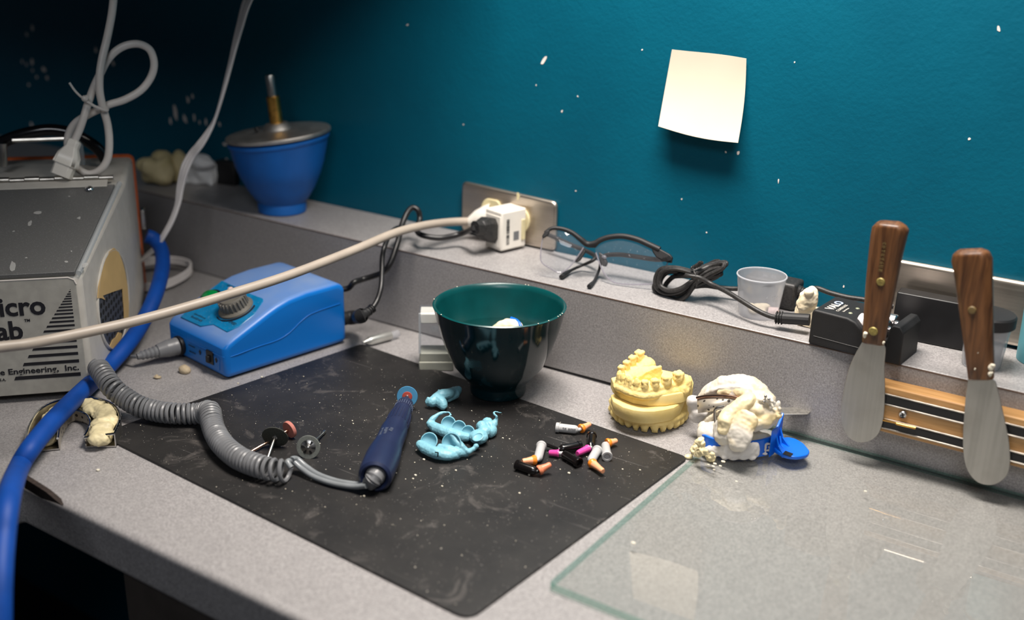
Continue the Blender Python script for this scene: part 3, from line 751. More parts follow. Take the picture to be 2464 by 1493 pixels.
# sloping label panel with its controls: plane through the slope
sA_, sB_ = mp_(0, .012, slopez(.012)), mp_(0, .060, slopez(.060)); sv = (sB_-sA_).normalized(); pn = mx.cross(sv).normalized()
PO = sA_+pn*.0009
def pw(x, y): return pp(x, y, PO, pn)
lab = [pw(*q) for q in [(534,675),(600,706),(632,718),(633,724),(612,757),(575,786),(546,799),(513,781),(482,785),(434,763),(452,742)]]
pan = obj('label_panel', MB().prism(lab, pn*-.003), M['bluepanel'], mb_, bevel=.0004, seg=1, smooth=20)
pan['label'] = 'cyan blue label panel'
kc = pw(568, 742)
kax = (pn*.92+UP*.08).normalized()
kp = [(.0175, 0), (.0172, .0015), (.0135, .0035), (.0125, .0125), (.0115, .014), (0, .014)]
kn = obj('speed_knob', MB().lathe(kp, kc, kax, 40), M['knob'], mb_)
kx = kax.orthogonal().normalized(); ky = kax.cross(kx)
m = MB()
for i in range(22):
    a = 2*PI*i/22; d = kx*math.cos(a)+ky*math.sin(a); t_ = kax.cross(d)
    m.box(kc+d*.0120+kax*.0030-t_*.0007, d*.0022, t_*.0014, kax*.0098)
obj('grip_ridges', m, M['knob'], kn, bevel=.0005, seg=2)
arc = [kc+pn*.0002+(mx*math.cos(a)+sv*math.sin(a))*.0198 for a in [math.radians(-112+i*6.6) for i in range(23)]]
obj('speed_scale', MB().tube(arc, [.0010 if i > 4 else .0006 for i in range(23)], 6), M['ink'], pan)
gc = pw(508, 716)
bz = obj('switch_bezel', MB().prism([gc+(mx*math.cos(a)*.0122+sv*math.sin(a)*.0105) for a in [2*PI*i/28 for i in range(28)]], pn*.002), M['black'], mb_, bevel=.0005)
obj('rocker_switch', MB().ell(gc-mx*.001+pn*.0015, (.0105, .0085, .004), Matrix((mx, sv, pn)).transposed(), 3), M['greenled'], bz)['label'] = 'green rocker switch'
obj('indicator_lamp', MB().ell(pw(556, 700)+pn*.001, .0032, sub=2), M['pinkish'], mb_)
text('lettering', 'SPEED', pw(549, 776), mx, sv, .0042, M['ink'], pan, bold=.00008)
marks('print', pw(545, 688), mx, sv, 14, .0024, .0024, M['ink'], pan, 4)
marks('print', pw(458, 764), mx, sv, 8, .0024, .0030, M['ink'], pan, 5)
marks('print', pw(466, 757), mx, sv, 9, .0022, .0024, M['ink'], pan, 6)
def mf(x, y): return pp(x, y, mp_(0, -.0004, 0), my)
fl = [mf(*q) for q in [(452,822),(528,864),(528,893),(452,849)]]
flp = obj('front_label', MB().prism(fl, my*.0006), M['bluemotor'], mb_, smooth=0)
sw = mf(506, 860)
bz = obj('direction_switch', MB().box(sw-mx*.0058-UP*.0065-my*.0012, mx*.0116, my*.003, UP*.013), M['black'], mb_, bevel=.0006)
obj('switch_slider', MB().box(sw-mx*.003-UP*.005-my*.0035, mx*.004, my*.003, UP*.0065), M['blackmat'], bz, bevel=.0004)
for x, y in [(482, 849), (521, 868)]:
    q = mf(x, y)
    obj('arrow_mark', MB().prism([q+UP*.003-my*.0006, q+mx*.0022-my*.0006, q+mx*.0008-my*.0006, q+mx*.0008-UP*.002-my*.0006, q-mx*.0008-UP*.002-my*.0006, q-mx*.0008-my*.0006, q-mx*.0022-my*.0006], my*.0004), M['ink'], flp, smooth=0)
marks('print', mf(455, 831)-my*.0006, mx, UP, 6, .0020, .0016, M['ink'], flp, 7)
marks('print', mf(457, 846)-my*.0006, mx, UP, 6, .0020, .0016, M['ink'], flp, 8)
sk = mf(434, 831)
obj('output_socket', MB().lathe([(.0098, 0), (.0098, .004), (.0080, .0045), (0, .0045)], sk+my*.001, -my, 24), M['black'], mb_)

# ================================================================== COILED CORD
cc = thing('coiled_cord', zp(400, 985, ZM), 'grey coiled cord joining the blue handpiece to the motor box', 'cord')
q0, q1 = sk-my*.003, zp(330, 859, .012)
pdv = (q1-q0); pdv_n = pdv.normalized()
pl_ = [(0, .0085), (.05, .0088), (.10, .0082), (.14, .0088), (.20, .0082), (.24, .0086), (.30, .0080), (.5, .0066), (.52, .0052), (.58, .0058), (.62, .0046), (.68, .0054), (.72, .0042), (.78, .0050), (.82, .0038), (.88, .0046), (.92, .0034), (1, .0030)]
obj('plug', MB().lathe([(0, 0)]+[(r, t*pdv.length) for t, r in pl_]+[(0, pdv.length)], q0, pdv_n, 24), M['greyplug'], cc)
CR, WR = .0078, .00175
zc_ = CR+WR+ZM
cpath = [zp(236,884,.034), zp(250,905,.031), zp(272,935,.025), zp(298,956,.019), zp(330,976,.0145), zp(370,989,zc_), zp(420,996,zc_), zp(478,996,zc_), zp(503,990,zc_+.005), zp(508,1010,zc_+.004), zp(518,1042,zc_), zp(540,1075,zc_), zp(575,1103,zc_), zp(615,1120,zc_), zp(655,1131,zc_), zp(692,1135,zc_)]
cl = crom(cpath, 40)
al = [0]
for i in range(1, len(cl)): al.append(al[-1]+(cl[i]-cl[i-1]).length)
turns = []
ph = 0; hel = []; up = None; N_ = 1700; tot = al[-1]; j = 0
for i in range(N_+1):
    s_ = tot*i/N_
    while j < len(al)-2 and al[j+1] < s_: j += 1
    t = (s_-al[j])/max(1e-9, al[j+1]-al[j]); q = cl[j].lerp(cl[j+1], t); d = (cl[j+1]-cl[j]).normalized()
    u = (up if up else UP); u = (u-d*u.dot(d)).normalized(); up = u; w_ = d.cross(u)
    f_ = s_/tot
    pitch = interp([(0, .0037), (.12, .0042), (.45, .0040), (.50, .0036), (.90, .0037), (.95, .0058), (1, .0075)], f_)
    ph += 2*PI*(tot/N_)/pitch
    hel.append(q+(u*math.cos(ph)+w_*math.sin(ph))*CR)
lead = crom([q1, zp(300,858,.010), zp(270,859,.012), zp(243,866,.020), zp(224,882,.030), hel[0]], 8)
obj('coil', MB().tube(lead[:-1]+hel, WR, 7), M['greyplug'], cc)
tail = [hel[-1], zp(692,1112,.014), zp(705,1111,.012), zp(725,1128,.008), zp(755,1148,.0055), zp(800,1164,.0050), zp(850,1172,.0060), zp(882,1170,.010)]
tl_ = crom(tail, 8)
obj('straight_lead', MB().tube(tl_, .0022, 10).tube([q+V((.0008, .0038, .0006)) for q in tl_[8:]], .0022, 10), M['clearcord'], cc)['label'] = 'uncoiled twin lead to the handpiece'

# ================================================================== HANDPIECE
ha, hb = zp(905, 1141, .0145), zp(973, 979, .0120)
hd_ = (hb-ha); hl = hd_.length; hn = hd_.normalized()
hpz = thing('micromotor_handpiece', zp(935, 1060, ZM), 'navy blue micromotor handpiece lying on the black mat', 'handpiece')
bodyp = [(.0085, -.004), (.0108, -.0055), (.0128, -.004), (.0136, .002), (.0138, .022), (.0130, .032), (.0117, .044), (.0113, .056), (.0114, .066), (.0102, .074), (.0098, .078), (.0098, .085), (.0088, .096), (.0080, .102)]
fac = hl/.112
obj('sleeve', MB().lathe([(0, .004), (.0085, .004)]+[(r, z*fac) for r, z in bodyp]+[(0, .102*fac)], ha, hn, 36), M['navy'], hpz, smooth=30)
m = MB(); xr = hn.orthogonal().normalized(); yr = hn.cross(xr)
for i in range(20):
    a = 2*PI*i/20; d = xr*math.cos(a)+yr*math.sin(a); t_ = hn.cross(d)
    m.loft([[ha+hn*(z*fac)+d*(r-.0004)+t_*w_, ha+hn*(z*fac)+d*(r+.0004)+t_*w_, ha+hn*(z*fac)+d*(r+.0004)-t_*w_, ha+hn*(z*fac)+d*(r-.0004)-t_*w_] for z, r, w_ in [(.076, .0098, .0005), (.086, .0097, .0005), (.096, .0088, .0005)]])
obj('grip_ribs', m, M['navytip'], hpz, smooth=0)
nose = obj('nose_cap', MB().lathe([(.0078, .101*fac), (.0081, .1025*fac), (.0079, .112*fac), (.0068, .117*fac), (.0046, .118*fac), (0, .118*fac)], ha, hn, 32), M['navytip'], hpz, smooth=30)
m = MB()
for i in range(26):
    a = 2*PI*i/26; d = xr*math.cos(a)+yr*math.sin(a); t_ = hn.cross(d)
    m.box(ha+hn*(.1045*fac)+d*.0078-t_*.0002, d*.0004, t_*.0004, hn*.0065)
obj('cap_scale', m, M['greyink'], nose, smooth=0)
lx = V((hn.y, -hn.x, 0))
for k, (z_, n_, sz) in enumerate([(.040, 9, .0022), (.0415, 7, .0030), (.046, 4, .0034)]):
    a = math.radians(24-k*20); nrm = UP*math.cos(a)-lx*math.sin(a)
    marks('print', ha+hn*(z_*fac)+nrm*.01185, hn, (-lx*math.cos(a)-UP*math.sin(a)), n_, .0017, sz, M['greyink'], hpz, k)
# strain relief at the tail
sr = [ha+hn*.002, ha-hn*.006, zp(893,1160,.0118), zp(884,1168,.0105)]
src = crom(sr, 8); rad = [interp([(0, .0075), (.3, .0070), (1, .0046)], i/(len(src)-1))+(.0006 if i % 2 else -.0003) for i in range(len(src))]
obj('strain_relief', MB().tube(src, rad, 18), M['greyplug'], hpz, smooth=25)
# abrasive disc in the collet
tip_ = ha+hn*(.118*fac); dc = tip_+hn*.0085+UP*.0030
obj('collet_shank', MB().tube([tip_-hn*.002, dc+hn*.001], .0012, 10), M['steel'], hpz)
dn = (hn*.55+(dc-CP).normalized()*.6).normalized()
dsk = obj('abrasive_disc', MB().lathe([(0, -.0008), (.0090, -.0008), (.0093, 0), (.0090, .0008), (0, .0008)], dc, dn, 40), M['disc_blue'], hpz, smooth=30)
hb_ = obj('disc_hub', MB().lathe([(0, -.0016), (.0042, -.0014), (.0046, -.0007), (.0046, .0008), (0, .0008)], dc, dn, 28), M['redhub'], dsk)
obj('hub_screw', MB().lathe([(0, -.0038), (.0013, -.0036), (.0020, -.0022), (.0020, -.0010), (0, -.0010)], dc, dn, 20), M['chrome'], hb_)

# ================================================================== BURS ON THE MAT
def bur(name, label, tip_px, tip_z, c_px, c_z, rad, thick, dmat, smat, shaft_r=.00118, beyond=.002):
    a, c_ = zp(*tip_px, ZM+tip_z), zp(*c_px, ZM+c_z); d = (c_-a).normalized()
    t = thing(name, V((c_.x, c_.y, ZM)), label, 'rotary tool')
    obj('shank', MB().tube([a, a+d*.0008, c_+d*beyond], [shaft_r*.8, shaft_r, shaft_r], 12), M[smat], t)
    w = obj('wheel', MB().lathe([(0, -thick/2), (rad*.97, -thick/2), (rad, -thick*.3), (rad, thick*.3), (rad*.97, thick/2), (0, thick/2)], c_, d, 40), M[dmat], t, smooth=30)
    return t, c_, d
t, c_, d = bur('cutting_disc', 'large dark green cutting disc on a steel shank leaning on the black mat', (641, 1112), .0013, (662, 1052), .0102, .0108, .0009, 'disc_green', 'steel')
obj('clamp_screw', MB().lathe([(.0022, .0004), (.0020, .0012), (0, .0016)], c_, -d, 16), M['chrome'], t)
t, c_, d = bur('grinding_stone', 'pink grinding stone on a copper shank behind the dark green disc', (600, 1090), .0014, (697, 1034), .0078, .0074, .0030, 'disc_pink', 'copper')
ct, cc_ = zp(782, 1039, ZM+.0013), zp(742, 1077, ZM+.0088); d3 = (cc_-ct).normalized()
t = thing('polishing_wheel', V((cc_.x, cc_.y, ZM)), 'grey wheel with a slotted centre lying face up right of the other two burs', 'rotary tool')
obj('shank', MB().tube([ct, ct+d3*.006, ct+d3*.0065, cc_], [.0014, .0014, .0010, .0010], 12), M['steel'], t)
nw = (d3*.9+(CP-cc_).normalized()*.45).normalized()
w = obj('wheel', MB().lathe([(.0062, -.0006), (.0094, -.0006), (.0097, 0), (.0094, .0006), (.0062, .0006), (.0062, -.0006)], cc_, nw, 40), M['disc_grey'], t, smooth=30)
hx = nw.orthogonal().normalized(); hy = nw.cross(hx)
wp = obj('metal_centre', MB().lathe([(.0063, 0), (.0040, .0004), (.0022, .0014), (.0012, .0022), (0, .0024)], cc_, nw, 32), M['steel'], t)
m = MB()
for i in range(6):
    a = 2*PI*i/6+.3; dd = hx*math.cos(a)+hy*math.sin(a); tt_ = nw.cross(dd)
    m.prism([cc_+nw*.0011+dd*.0028-tt_*.0005, cc_+nw*.0007+dd*.0058-tt_*.0011, cc_+nw*.0007+dd*.0058+tt_*.0011, cc_+nw*.0011+dd*.0028+tt_*.0005], nw*.0002)
obj('slots', m, M['black'], wp, smooth=0)

# ================================================================== CAPSULES
def capsule(name, label, base, elbow, tipq, body, cap, zb=.0042, zt=.0048, zbase=None, bend=None):
    a, e_ = zp(*base, ZM+(zbase or zb)), zp(*elbow, ZM+zb); q = zp(*tipq, ZM+zt)
    d = (e_-a).normalized(); ln = (e_-a).length; d2 = (q-e_).normalized(); l2 = (q-e_).length
    t = thing(name, V((a.x, a.y, ZM)), label, 'capsule', 'composite capsules on the black mat')
    R_ = .0038
    obj('barrel', MB().lathe([(0, .0018), (R_*.62, .0018), (R_*.72, 0), (R_*1.10, 0), (R_*1.14, .0006), (R_*1.14, .0026), (R_*.98, .0030), (R_*.95, ln-.0036), (R_*.86, ln-.0022), (R_*.45, ln-.0002), (0, ln)], a, d, 26), M[body], t, smooth=28)
    n0 = e_-d*.002
    if cap:
        obj('nozzle', MB().tube(crom([n0, e_+d*.0002, e_+d2*.002, e_+d2*.0042], 5), [.0016]*16, 10), M['comp_grey' if cap in ('cap_pink',) else body], t)
        l0 = .0018 if cap != 'cap_pink' else .0030; o_ = e_+d2*l0; lc = l2-l0
        f_ = .0040 if cap != 'cap_pink' else .0031; g_ = .0021 if cap != 'cap_pink' else .0023
        if cap == 'cap_pink': pr_ = [(0, 0), (f_, 0), (f_*1.06, .0008), (f_*.92, .0016), (g_*1.05, lc*.85), (g_*.8, lc), (0, lc)]
        else: pr_ = [(0, 0), (f_*.94, 0), (f_, .0008), (f_, .0018), (f_*.86, .0028), (f_*.80, .0034)]
        cp = obj('cap', MB().lathe(pr_ if cap == 'cap_pink' else pr_+[(0, .0034)], o_, d2, 24), M[cap], t, smooth=28)
        if cap != 'cap_pink':
            obj('cap_tip', MB().lathe([(f_*.80, .0033), (g_*1.1, lc*.72), (g_*1.12, lc*.88), (g_*.85, lc), (0, lc)], o_, d2, 24), M['cap_peach' if cap == 'cap_orange' else 'cap_coral'], cp, smooth=40)
    else:
        obj('nozzle', MB().tube(crom([n0, e_+d*.0003, e_+d2*.003, e_+d2*l2], 5), [.0020]*6+[.0015]*30, 12), M[body], t)
    return t, a, e_, d, ln
t, a, e_, d, ln = capsule('composite_capsule', 'grey capsule with orange cap and black print, nearest the back edge of the mat', (1338,1029), (1393,1035), (1420,1021), 'comp_grey', 'cap_orange', zt=.0060)
bt = t.children[0] if t.children else None
sd_ = d.cross(UP).normalized()
if sd_.y > 0: sd_ = -sd_
for k, (s_, n_, hh) in enumerate([(.0062, 3, .0014), (.0088, 6, .0020)]):
    al_ = math.radians(34); nn = sd_*math.cos(al_)+UP*math.sin(al_)
    marks('print', a+d*(s_+.0085 if k else s_+.003)+nn*.00378, -d, -(UP*math.cos(al_)-sd_*math.sin(al_)), n_, .0011, hh, M['ink'], t, k+20)
capsule('composite_capsule', 'upright looking shiny black capsule with a magenta cap, closest to the two right grey ones', (1424,1048), (1421,1077), (1389,1092), 'comp_black', 'cap_pink')
capsule('composite_capsule', 'shiny black capsule without a cap, bare nozzle pointing left', (1398,1073), (1345,1082), (1316,1071), 'comp_black', None, zb=.0046, zt=.0048)
capsule('composite_capsule', 'black capsule with a magenta cap pointing left and its open end toward the front', (1394,1115), (1354,1092), (1321,1090), 'comp_black', 'cap_pink', zt=.0036)
capsule('composite_capsule', 'rightmost grey capsule with its open end facing the viewer and orange cap behind', (1461,1100), (1456,1069), (1484,1061), 'comp_grey', 'cap_orange')
capsule('composite_capsule', 'grey capsule right of the black ones with its orange cap pointing to the front', (1438,1083), (1421,1112), (1451,1135), 'comp_grey', 'cap_orange')
capsule('composite_capsule', 'leftmost grey capsule with its orange cap pointing left', (1303,1072), (1294,1107), (1257,1111), 'comp_grey', 'cap_orange')
capsule('composite_capsule', 'black capsule with a coral orange cap, frontmost on the mat', (1243,1119), (1291,1136), (1325,1118), 'comp_black', 'cap_coral', zt=.0085)

# ================================================================== GREEN MIXING BOWL
GC = V((-.5157, .7613, 0)); GH = .0815; GR = .0585
gb_ = thing('mixing_bowl', GC+UP*ZM*0, 'dark green rubber mixing bowl half full of water on the worktop', 'bowl')
gz = ZM+.0002
KZ, KR = 1.045, 1.020
outer = [(0, 0), (.0225, 0), (.0248, .0006), (.0254, .0025), (.0252, .0085), (.0258, .0105), (.0315, .0160), (.0408, .0275), (.0478, .0430), (.0530, .0580), (.0562, .0700), (.0580, .0785), (.0590, .0808)]
inner = [(.0592, .0815), (.0580, .0824), (.0566, .0818), (.0555, .0770), (.0532, .0680), (.0500, .0560), (.0450, .0420), (.0380, .0280), (.0290, .0180), (.0150, .0130), (0, .0125)]
outer = [(r*KR, z*KZ) for r, z in outer]; inner = [(r*KR, z*KZ) for r, z in inner]
obj('shell', MB().lathe(outer+inner[:2], GC+UP*gz, n=72), M['greencup'], gb_, smooth=50)
obj('lining', MB().lathe(inner, GC+UP*(gz+.0001), n=72), M['greenin'], gb_, smooth=60)['label'] = 'lighter green inside of the bowl'
ww = tag(obj('water', MB().lathe([(0, .0540), (.0490, .0540), (.0500, .0547), (.0502, .0557)], GC+UP*gz, n=64), M['water'], loc=GC, smooth=60, recalc=False), 'still water filling the lower half of the green bowl', 'water', kind='stuff')
m = MB()
for a in [.05, .12, .2, 5.9, 6.1, 2.9, 3.6, 1.7, 1.75, 4.3]:
    m.ell(GC+V((.0588*KR*math.cos(a), .0588*KR*math.sin(a), gz+.0824*KZ)), (.0007, .0007, .0005), sub=1)
obj('plaster_specks', m, M['crumb'], gb_)
# little tray lying in the water
wp0 = zp(1226, 797, gz+.0485); m = MB()
chain(m, [wp0+V((-.012, -.004, -.001)), wp0+V((-.004, .001, .004)), wp0+V((.004, .003, .004)), wp0+V((.011, .000, -.003))], [.006, .0075, .0075, .006])
it = thing('impression_in_bowl', wp0, 'white impression with a blue edge soaking in the green bowl', 'impression')
sculpt('impression', m, M['creamp'], it, .0010, .0012, 160)
obj('blue_rim', MB().tube(crom([wp0+V((-.002, .005, .0108)), wp0+V((.006, .004, .0100)), wp0+V((.012, .001, .0062)), wp0+V((.0165, -.003, -.001)), wp0+V((.0175, -.005, -.010))], 6), .0016, 10), M['bluetray'], it)

# ================================================================== CLEAR BUR CASE
ca, cb_ = zp(1008, 893.5, .0003), zp(1091, 893.5, .0003)
qx = (cb_-ca).normalized(); qy = V((-qx.y, qx.x, 0)); cw = (cb_-ca).length; cdp = .024
cs = thing('bur_case', ca, 'clear plastic case with a pale base standing behind the green bowl', 'case')
obj('base', MB().box(ca, qx*cw, qy*cdp, UP*.0095), M['ivory'], cs, bevel=.0012)
obj('base_insert', MB().box(ca+qx*.0008+qy*.0008+UP*.0095, qx*(cw-.0016), qy*(cdp-.0016), UP*.0085), M['ivory'], cs, bevel=.0006)
CHH = .0600
obj('cover', MB().box(ca+UP*.0175, qx*cw, qy*cdp, UP*(CHH-.0175)).box(ca+qx*.0012+qy*.0012+UP*.0178, qx*(cw-.0024), qy*(cdp-.0024), UP*(CHH-.0190)), M['clearplas'], cs, bevel=.0010, recalc=False)
obj('foam_pad', MB().box(ca+qx*.0016+qy*.0016+UP*(CHH-.0115), qx*(cw-.0032), qy*(cdp-.0032), UP*.0098), M['foam'], cs, bevel=.0008)
obj('cover_edge', MB().box(ca+UP*.0178-qx*.0001, qx*.0022, qy*.0022, UP*(CHH-.0185)), M['acrylic'], cs, bevel=.0005)
# --- silvery tube left of it
ta, tb = zp(884, 822, .0055), zp(938, 808, .0055); td = (tb-ta).normalized()
tu = thing('cartridge', zp(910, 822, 0), 'small frosted silver cartridge lying behind the mat', 'cartridge')
tl = (tb-ta).length
obj('barrel', MB().lathe([(0, -.006), (.0012, -.006), (.0014, -.003), (.0040, .001), (.0048, .004), (.0048, tl), (.0042, tl+.001), (0, tl+.001)], ta, td, 24), M['oatube'], tu)
obj('clear_end', MB().lathe([(0, tl+.001), (.0038, tl+.001), (.0040, tl+.010), (.0032, tl+.011), (0, tl+.011)], ta, td, 20), M['frost'], tu)

# ================================================================== BLUE VACUUM BOWL
BC = V((-.9005, .8745, H+.0003)); BH = .0860
tl_t = math.tan(math.radians(6.5)); txd = V((cr.x, cr.y, 0)).normalized()
def shear(d, r, z): return d.dot(txd)*r*tl_t*max(0, min(1, (z-.02)/.06))
vb_ = thing('vacuum_bowl', BC, 'blue rubber bowl with a tilted metal lid and brass spindle on the ledge', 'bowl')
bprof = [(0, 0), (.0255, 0), (.0275, .001), (.0278, .009), (.0272, .0120), (.0310, .0165), (.0385, .0280), (.0450, .0420), (.0455, .0428), (.0500, .0560), (.0535, .0710), (.0552, .0790), (.0560, .0812), (.0572, .0820), (.0574, .0850), (.0560, .0862), (.0, .0862)]
obj('bowl', MB().lathe(bprof, BC, n=64, shear=shear), M['bluebowl'], vb_, smooth=50)
la = (UP-txd*tl_t).normalized(); lc = BC+UP*.0880
lidp = [(0, 0), (.0575, 0), (.0592, .0008), (.0594, .0035), (.0585, .0046), (.0570, .0050), (.0200, .0068), (.0170, .0078), (.0130, .0140), (.0118, .0148), (0, .0148)]
ld = obj('lid', MB().lathe(lidp, lc, la, 64), M['alu'], vb_, smooth=30)
la2 = (la+txd*.02).normalized(); bs = lc+la*.0140
obj('brass_collar', MB().lathe([(0, 0), (.0074, 0), (.0074, .0300), (.0068, .0310), (0, .0310)], bs, la2, 28), M['brass'], vb_, smooth=30)
obj('spindle', MB().lathe([(0, .0305), (.0052, .0305), (.0054, .0530), (.0046, .0545), (0, .0545)], bs, la2, 24), M['steel'], vb_, smooth=30)
obj('valve_screw', MB().lathe([(0, 0), (.0028, 0), (.0028, .004), (0, .0045)], lc+la*.0068-txd*.0150-V((.0, .010, 0)), (la-txd*.6), 16), M['black'], ld)
# --- plaster lumps left of it
def lump(name, label, cat, spec, mat, floor, voxel=.0022, amp=.003, freq=70, parent=None, loc=None, **k):
    m = MB()
    for q, r in spec: m.ell(q, r, sub=2)
    o = sculpt(name, m, mat, parent, voxel, amp, freq, floor=floor, loc=loc if loc is not None else spec[0][0], **k)
    return tag(o, label, cat) if label else o
def zl(x, y, dz): return zp(x, y, H+dz)
lump('plaster_cast', 'buff plaster cast lying at the far left end of the ledge', 'plaster cast', [(zl(372,415,.016),(.020,.016,.016)),(zl(395,408,.020),(.016,.014,.018)),(zl(392,385,.030),(.016,.012,.014)),(zl(362,400,.026),(.012,.012,.012)),(zl(347,398,.022),(.008,.012,.010)),(zl(385,428,.010),(.018,.014,.010))], M['buff'], H+.0003)
lump('plaster_piece', 'second buff plaster piece between the cast and the white plaster block', 'plaster cast', [(zp(432,396,H+.024),(.011,.012,.020)),(zp(428,418,H+.012),(.010,.012,.012))], M['buff'], H+.0003)
m = MB()
q = zl(468, 442, 0)
m.box(q+V((-.034, -.016, 0)), (.062, .020, 0), (-.006, .024, 0), (0, 0, .026)); m.ell(q+V((.006, .004, .028)), (.026, .014, .011)); m.ell(q+V((-.024, -.008, .020)), (.011, .010, .010))
tag(sculpt('plaster_block', m, M['whitep'], None, .0018, .0028, 90, 2, loc=q, floor=H+.0003), 'rough white plaster block on the ledge left of the blue bowl', 'plaster block')
q = zl(528, 448, 0)
dbx = tag(obj('dark_box', MB().box(q+V((-.012, .004, .0003)), (.030, .006, 0), (-.008, .034, 0), (0, 0, .030)), M['blackmat'], loc=q, bevel=.002), 'small dark box on the ledge between the white plaster block and the blue bowl', 'box')

# ================================================================== YELLOW DENTAL CASTS
def arcpts(pts, k=8): return crom([V(q) for q in pts], k)
# lower of the two: teeth downward, straight sided base
o1 = [zp(x, y, .0265) for x, y in [(1469,950),(1475,965),(1499,979),(1524,986),(1548,989),(1573,989),(1600,985),(1622,980),(1643,967),(1650,950)]]
o1 += [o1[-1]+V((-.004, .016, 0)), (o1[-1]+o1[0])*.5+V((-.006, .030, 0)), o1[0]+V((.004, .022, 0))]
c1 = sum(o1, V((0, 0, 0)))/len(o1)
def ring1(s_, z): return [V((c1.x+(q.x-c1.x)*s_, c1.y+(q.y-c1.y)*s_, z)) for q in o1]
cast1 = thing('dental_cast', (c1.x, c1.y, 0), 'yellow dental cast standing on its teeth, bottom of the stacked pair', 'dental cast')
obj('base', MB().loft([ring1(.91, .0130), ring1(.955, .0162), ring1(.995, .0195), ring1(.99, .0255), ring1(.975, .0265)]), M['stone'], cast1, bevel=.0010, seg=2, smooth=25)
m = MB()
A1 = arcpts([zp(x, y, .0005) for x, y in [(1473,990),(1481,1008),(1497,1023),(1517,1033),(1540,1038),(1563,1041),(1586,1041),(1607,1037),(1627,1029),(1642,1016),(1648,1000)]], 10)
chain(m, [V((q.x+(c1.x-q.x)*.06, q.y+(c1.y-q.y)*.06, .0110)) for q in A1[::3]], [.0058]*len(A1[::3]), sq=(1, 1, .75))
L1 = [0]
for i in range(1, len(A1)): L1.append(L1[-1]+(A1[i]-A1[i-1]).length)
def onarc(A, Ls, s_):
    for i in range(len(A)-1):
        if Ls[i+1] >= s_: break
    t_ = (s_-Ls[i])/max(1e-9, Ls[i+1]-Ls[i]); return A[i].lerp(A[i+1], t_), (A[i+1]-A[i]).normalized()
wd1 = [.0095, .0100, .0072, .0072, .0078, .0068, .0088, .0088, .0068, .0078, .0072, .0072, .0100, .0095]
ln1 = [.0075, .0078, .0080, .0082, .0100, .0088, .0098, .0098, .0088, .0108, .0084, .0080, .0076, .0075]
sc = L1[-1]/sum(wd1); s_ = 0
for i, (w_, l_) in enumerate(zip(wd1, ln1)):
    q, d = onarc(A1, L1, s_+w_*sc/2); s_ += w_*sc
    q = V((q.x, q.y, 0)); dd = V((d.x, d.y, 0)).normalized(); nn = UP.cross(dd).normalized()
    R3 = Matrix((dd, nn, UP)).transposed()
    pt = i in (4, 9)
    m.ell(q+UP*(.0008+l_*.62), (w_*sc*.47, .0040 if 3 < i < 10 else .0048, l_*.62), R3, 2)
    if not pt: m.box(q+dd*(-w_*sc*.30)-nn*.0017+UP*.0008, dd*w_*sc*.60, nn*.0034, UP*l_*.7)
sculpt('teeth', m, M['stone'], cast1, .00062, .0003, 260, 2, floor=.0004)
# upper of the two: horseshoe of teeth upward on a thin slab
cast2 = thing('dental_cast', (c1.x, c1.y, .0267), 'yellow dental cast with its teeth upward, top of the stacked pair', 'dental cast')
tw = [(1539,848,.0600),(1522,860,.0590),(1508,872,.0580),(1495,884,.0572),(1491,896,.0560),(1500,902,.0552),(1510,907.5,.0550),(1520,912,.0548),(1533,915,.0552),(1552,919,.0550),(1576,916,.0552),(1604,908,.0562),(1633,899,.0572)]
TP = [zp(x, y, z-.0060) for x, y, z in tw]
ctr = sum(TP, V((0, 0, 0)))/len(TP)
slab_px = [(1469,934),(1474,946),(1492,960),(1523,973),(1560,979),(1600,978),(1640,971),(1664,960),(1667,945)]
sl2 = [zp(x, y, .0267) for x, y in slab_px]
bk = [sl2[-1]+V((-.008, .012, 0)), (sl2[-1]+sl2[0])*.5+V((-.006, .026, 0)), sl2[0]+V((.008, .018, 0))]
o2 = sl2+bk
cc2 = sum(o2, V((0, 0, 0)))/len(o2)
def r2_(s_, z): return [V((cc2.x+(q.x-cc2.x)*s_, cc2.y+(q.y-cc2.y)*s_, z)) for q in o2]
obj('base', MB().loft([r2_(.985, .0267), r2_(1.0, .0274), r2_(1.0, .0358), r2_(.985, .0366)]), M['stone'], cast2, bevel=.0008, seg=2, smooth=25)
m = MB()
AR = arcpts(TP, 10)
# gum ridge that carries the teeth
inw = []
for q in AR[::2]:
    v = V((cc2.x-q.x, cc2.y-q.y, 0)); inw.append(v.normalized())
for (q, v) in zip(AR[::2], inw):
    m.ell(V((q.x, q.y, .0395))+v*.0010, (.0042, .0042, .0055), sub=2)
    m.ell(V((q.x, q.y, .0365))+v*.0004, (.0058, .0058, .0044), sub=2)
m.prism([V((cc2.x+(q.x-cc2.x)*.90, cc2.y+(q.y-cc2.y)*.90, .0340)) for q in o2], (0, 0, .0040))
# molar pads at both ends and the torn sheet of stone in the middle
for e0, e1 in ((TP[0], TP[1]), (TP[-1], TP[-2])):
    d = (e0-e1).normalized(); b0 = V((e0.x, e0.y, .0400))
    m.ell(b0+d*.007, (.0075, .0075, .0085), sub=2); m.ell(b0+d*.004-UP*.004, (.009, .009, .008), sub=2)
m.ell(V((TP[0].x, TP[0].y, .0410))+V((.007, .002, 0)), (.0085, .0095, .0090), sub=2)
G0, G1 = zp(1533,917,.0385), zp(1591,914,.0385); gd = (G1-G0).normalized(); gn = V((-gd.y, gd.x, 0))
m.prism([G0, G1, G1+UP*.0128, G0.lerp(G1, .7)+UP*.0112, G0.lerp(G1, .35)+UP*.0078, G0+UP*.0030], gn*.0034)
m.ell(G0.lerp(G1, .45)+gn*.0075+UP*.0020, (.0120, .0085, .0075), Matrix((gd, gn, UP)).transposed(), 2)
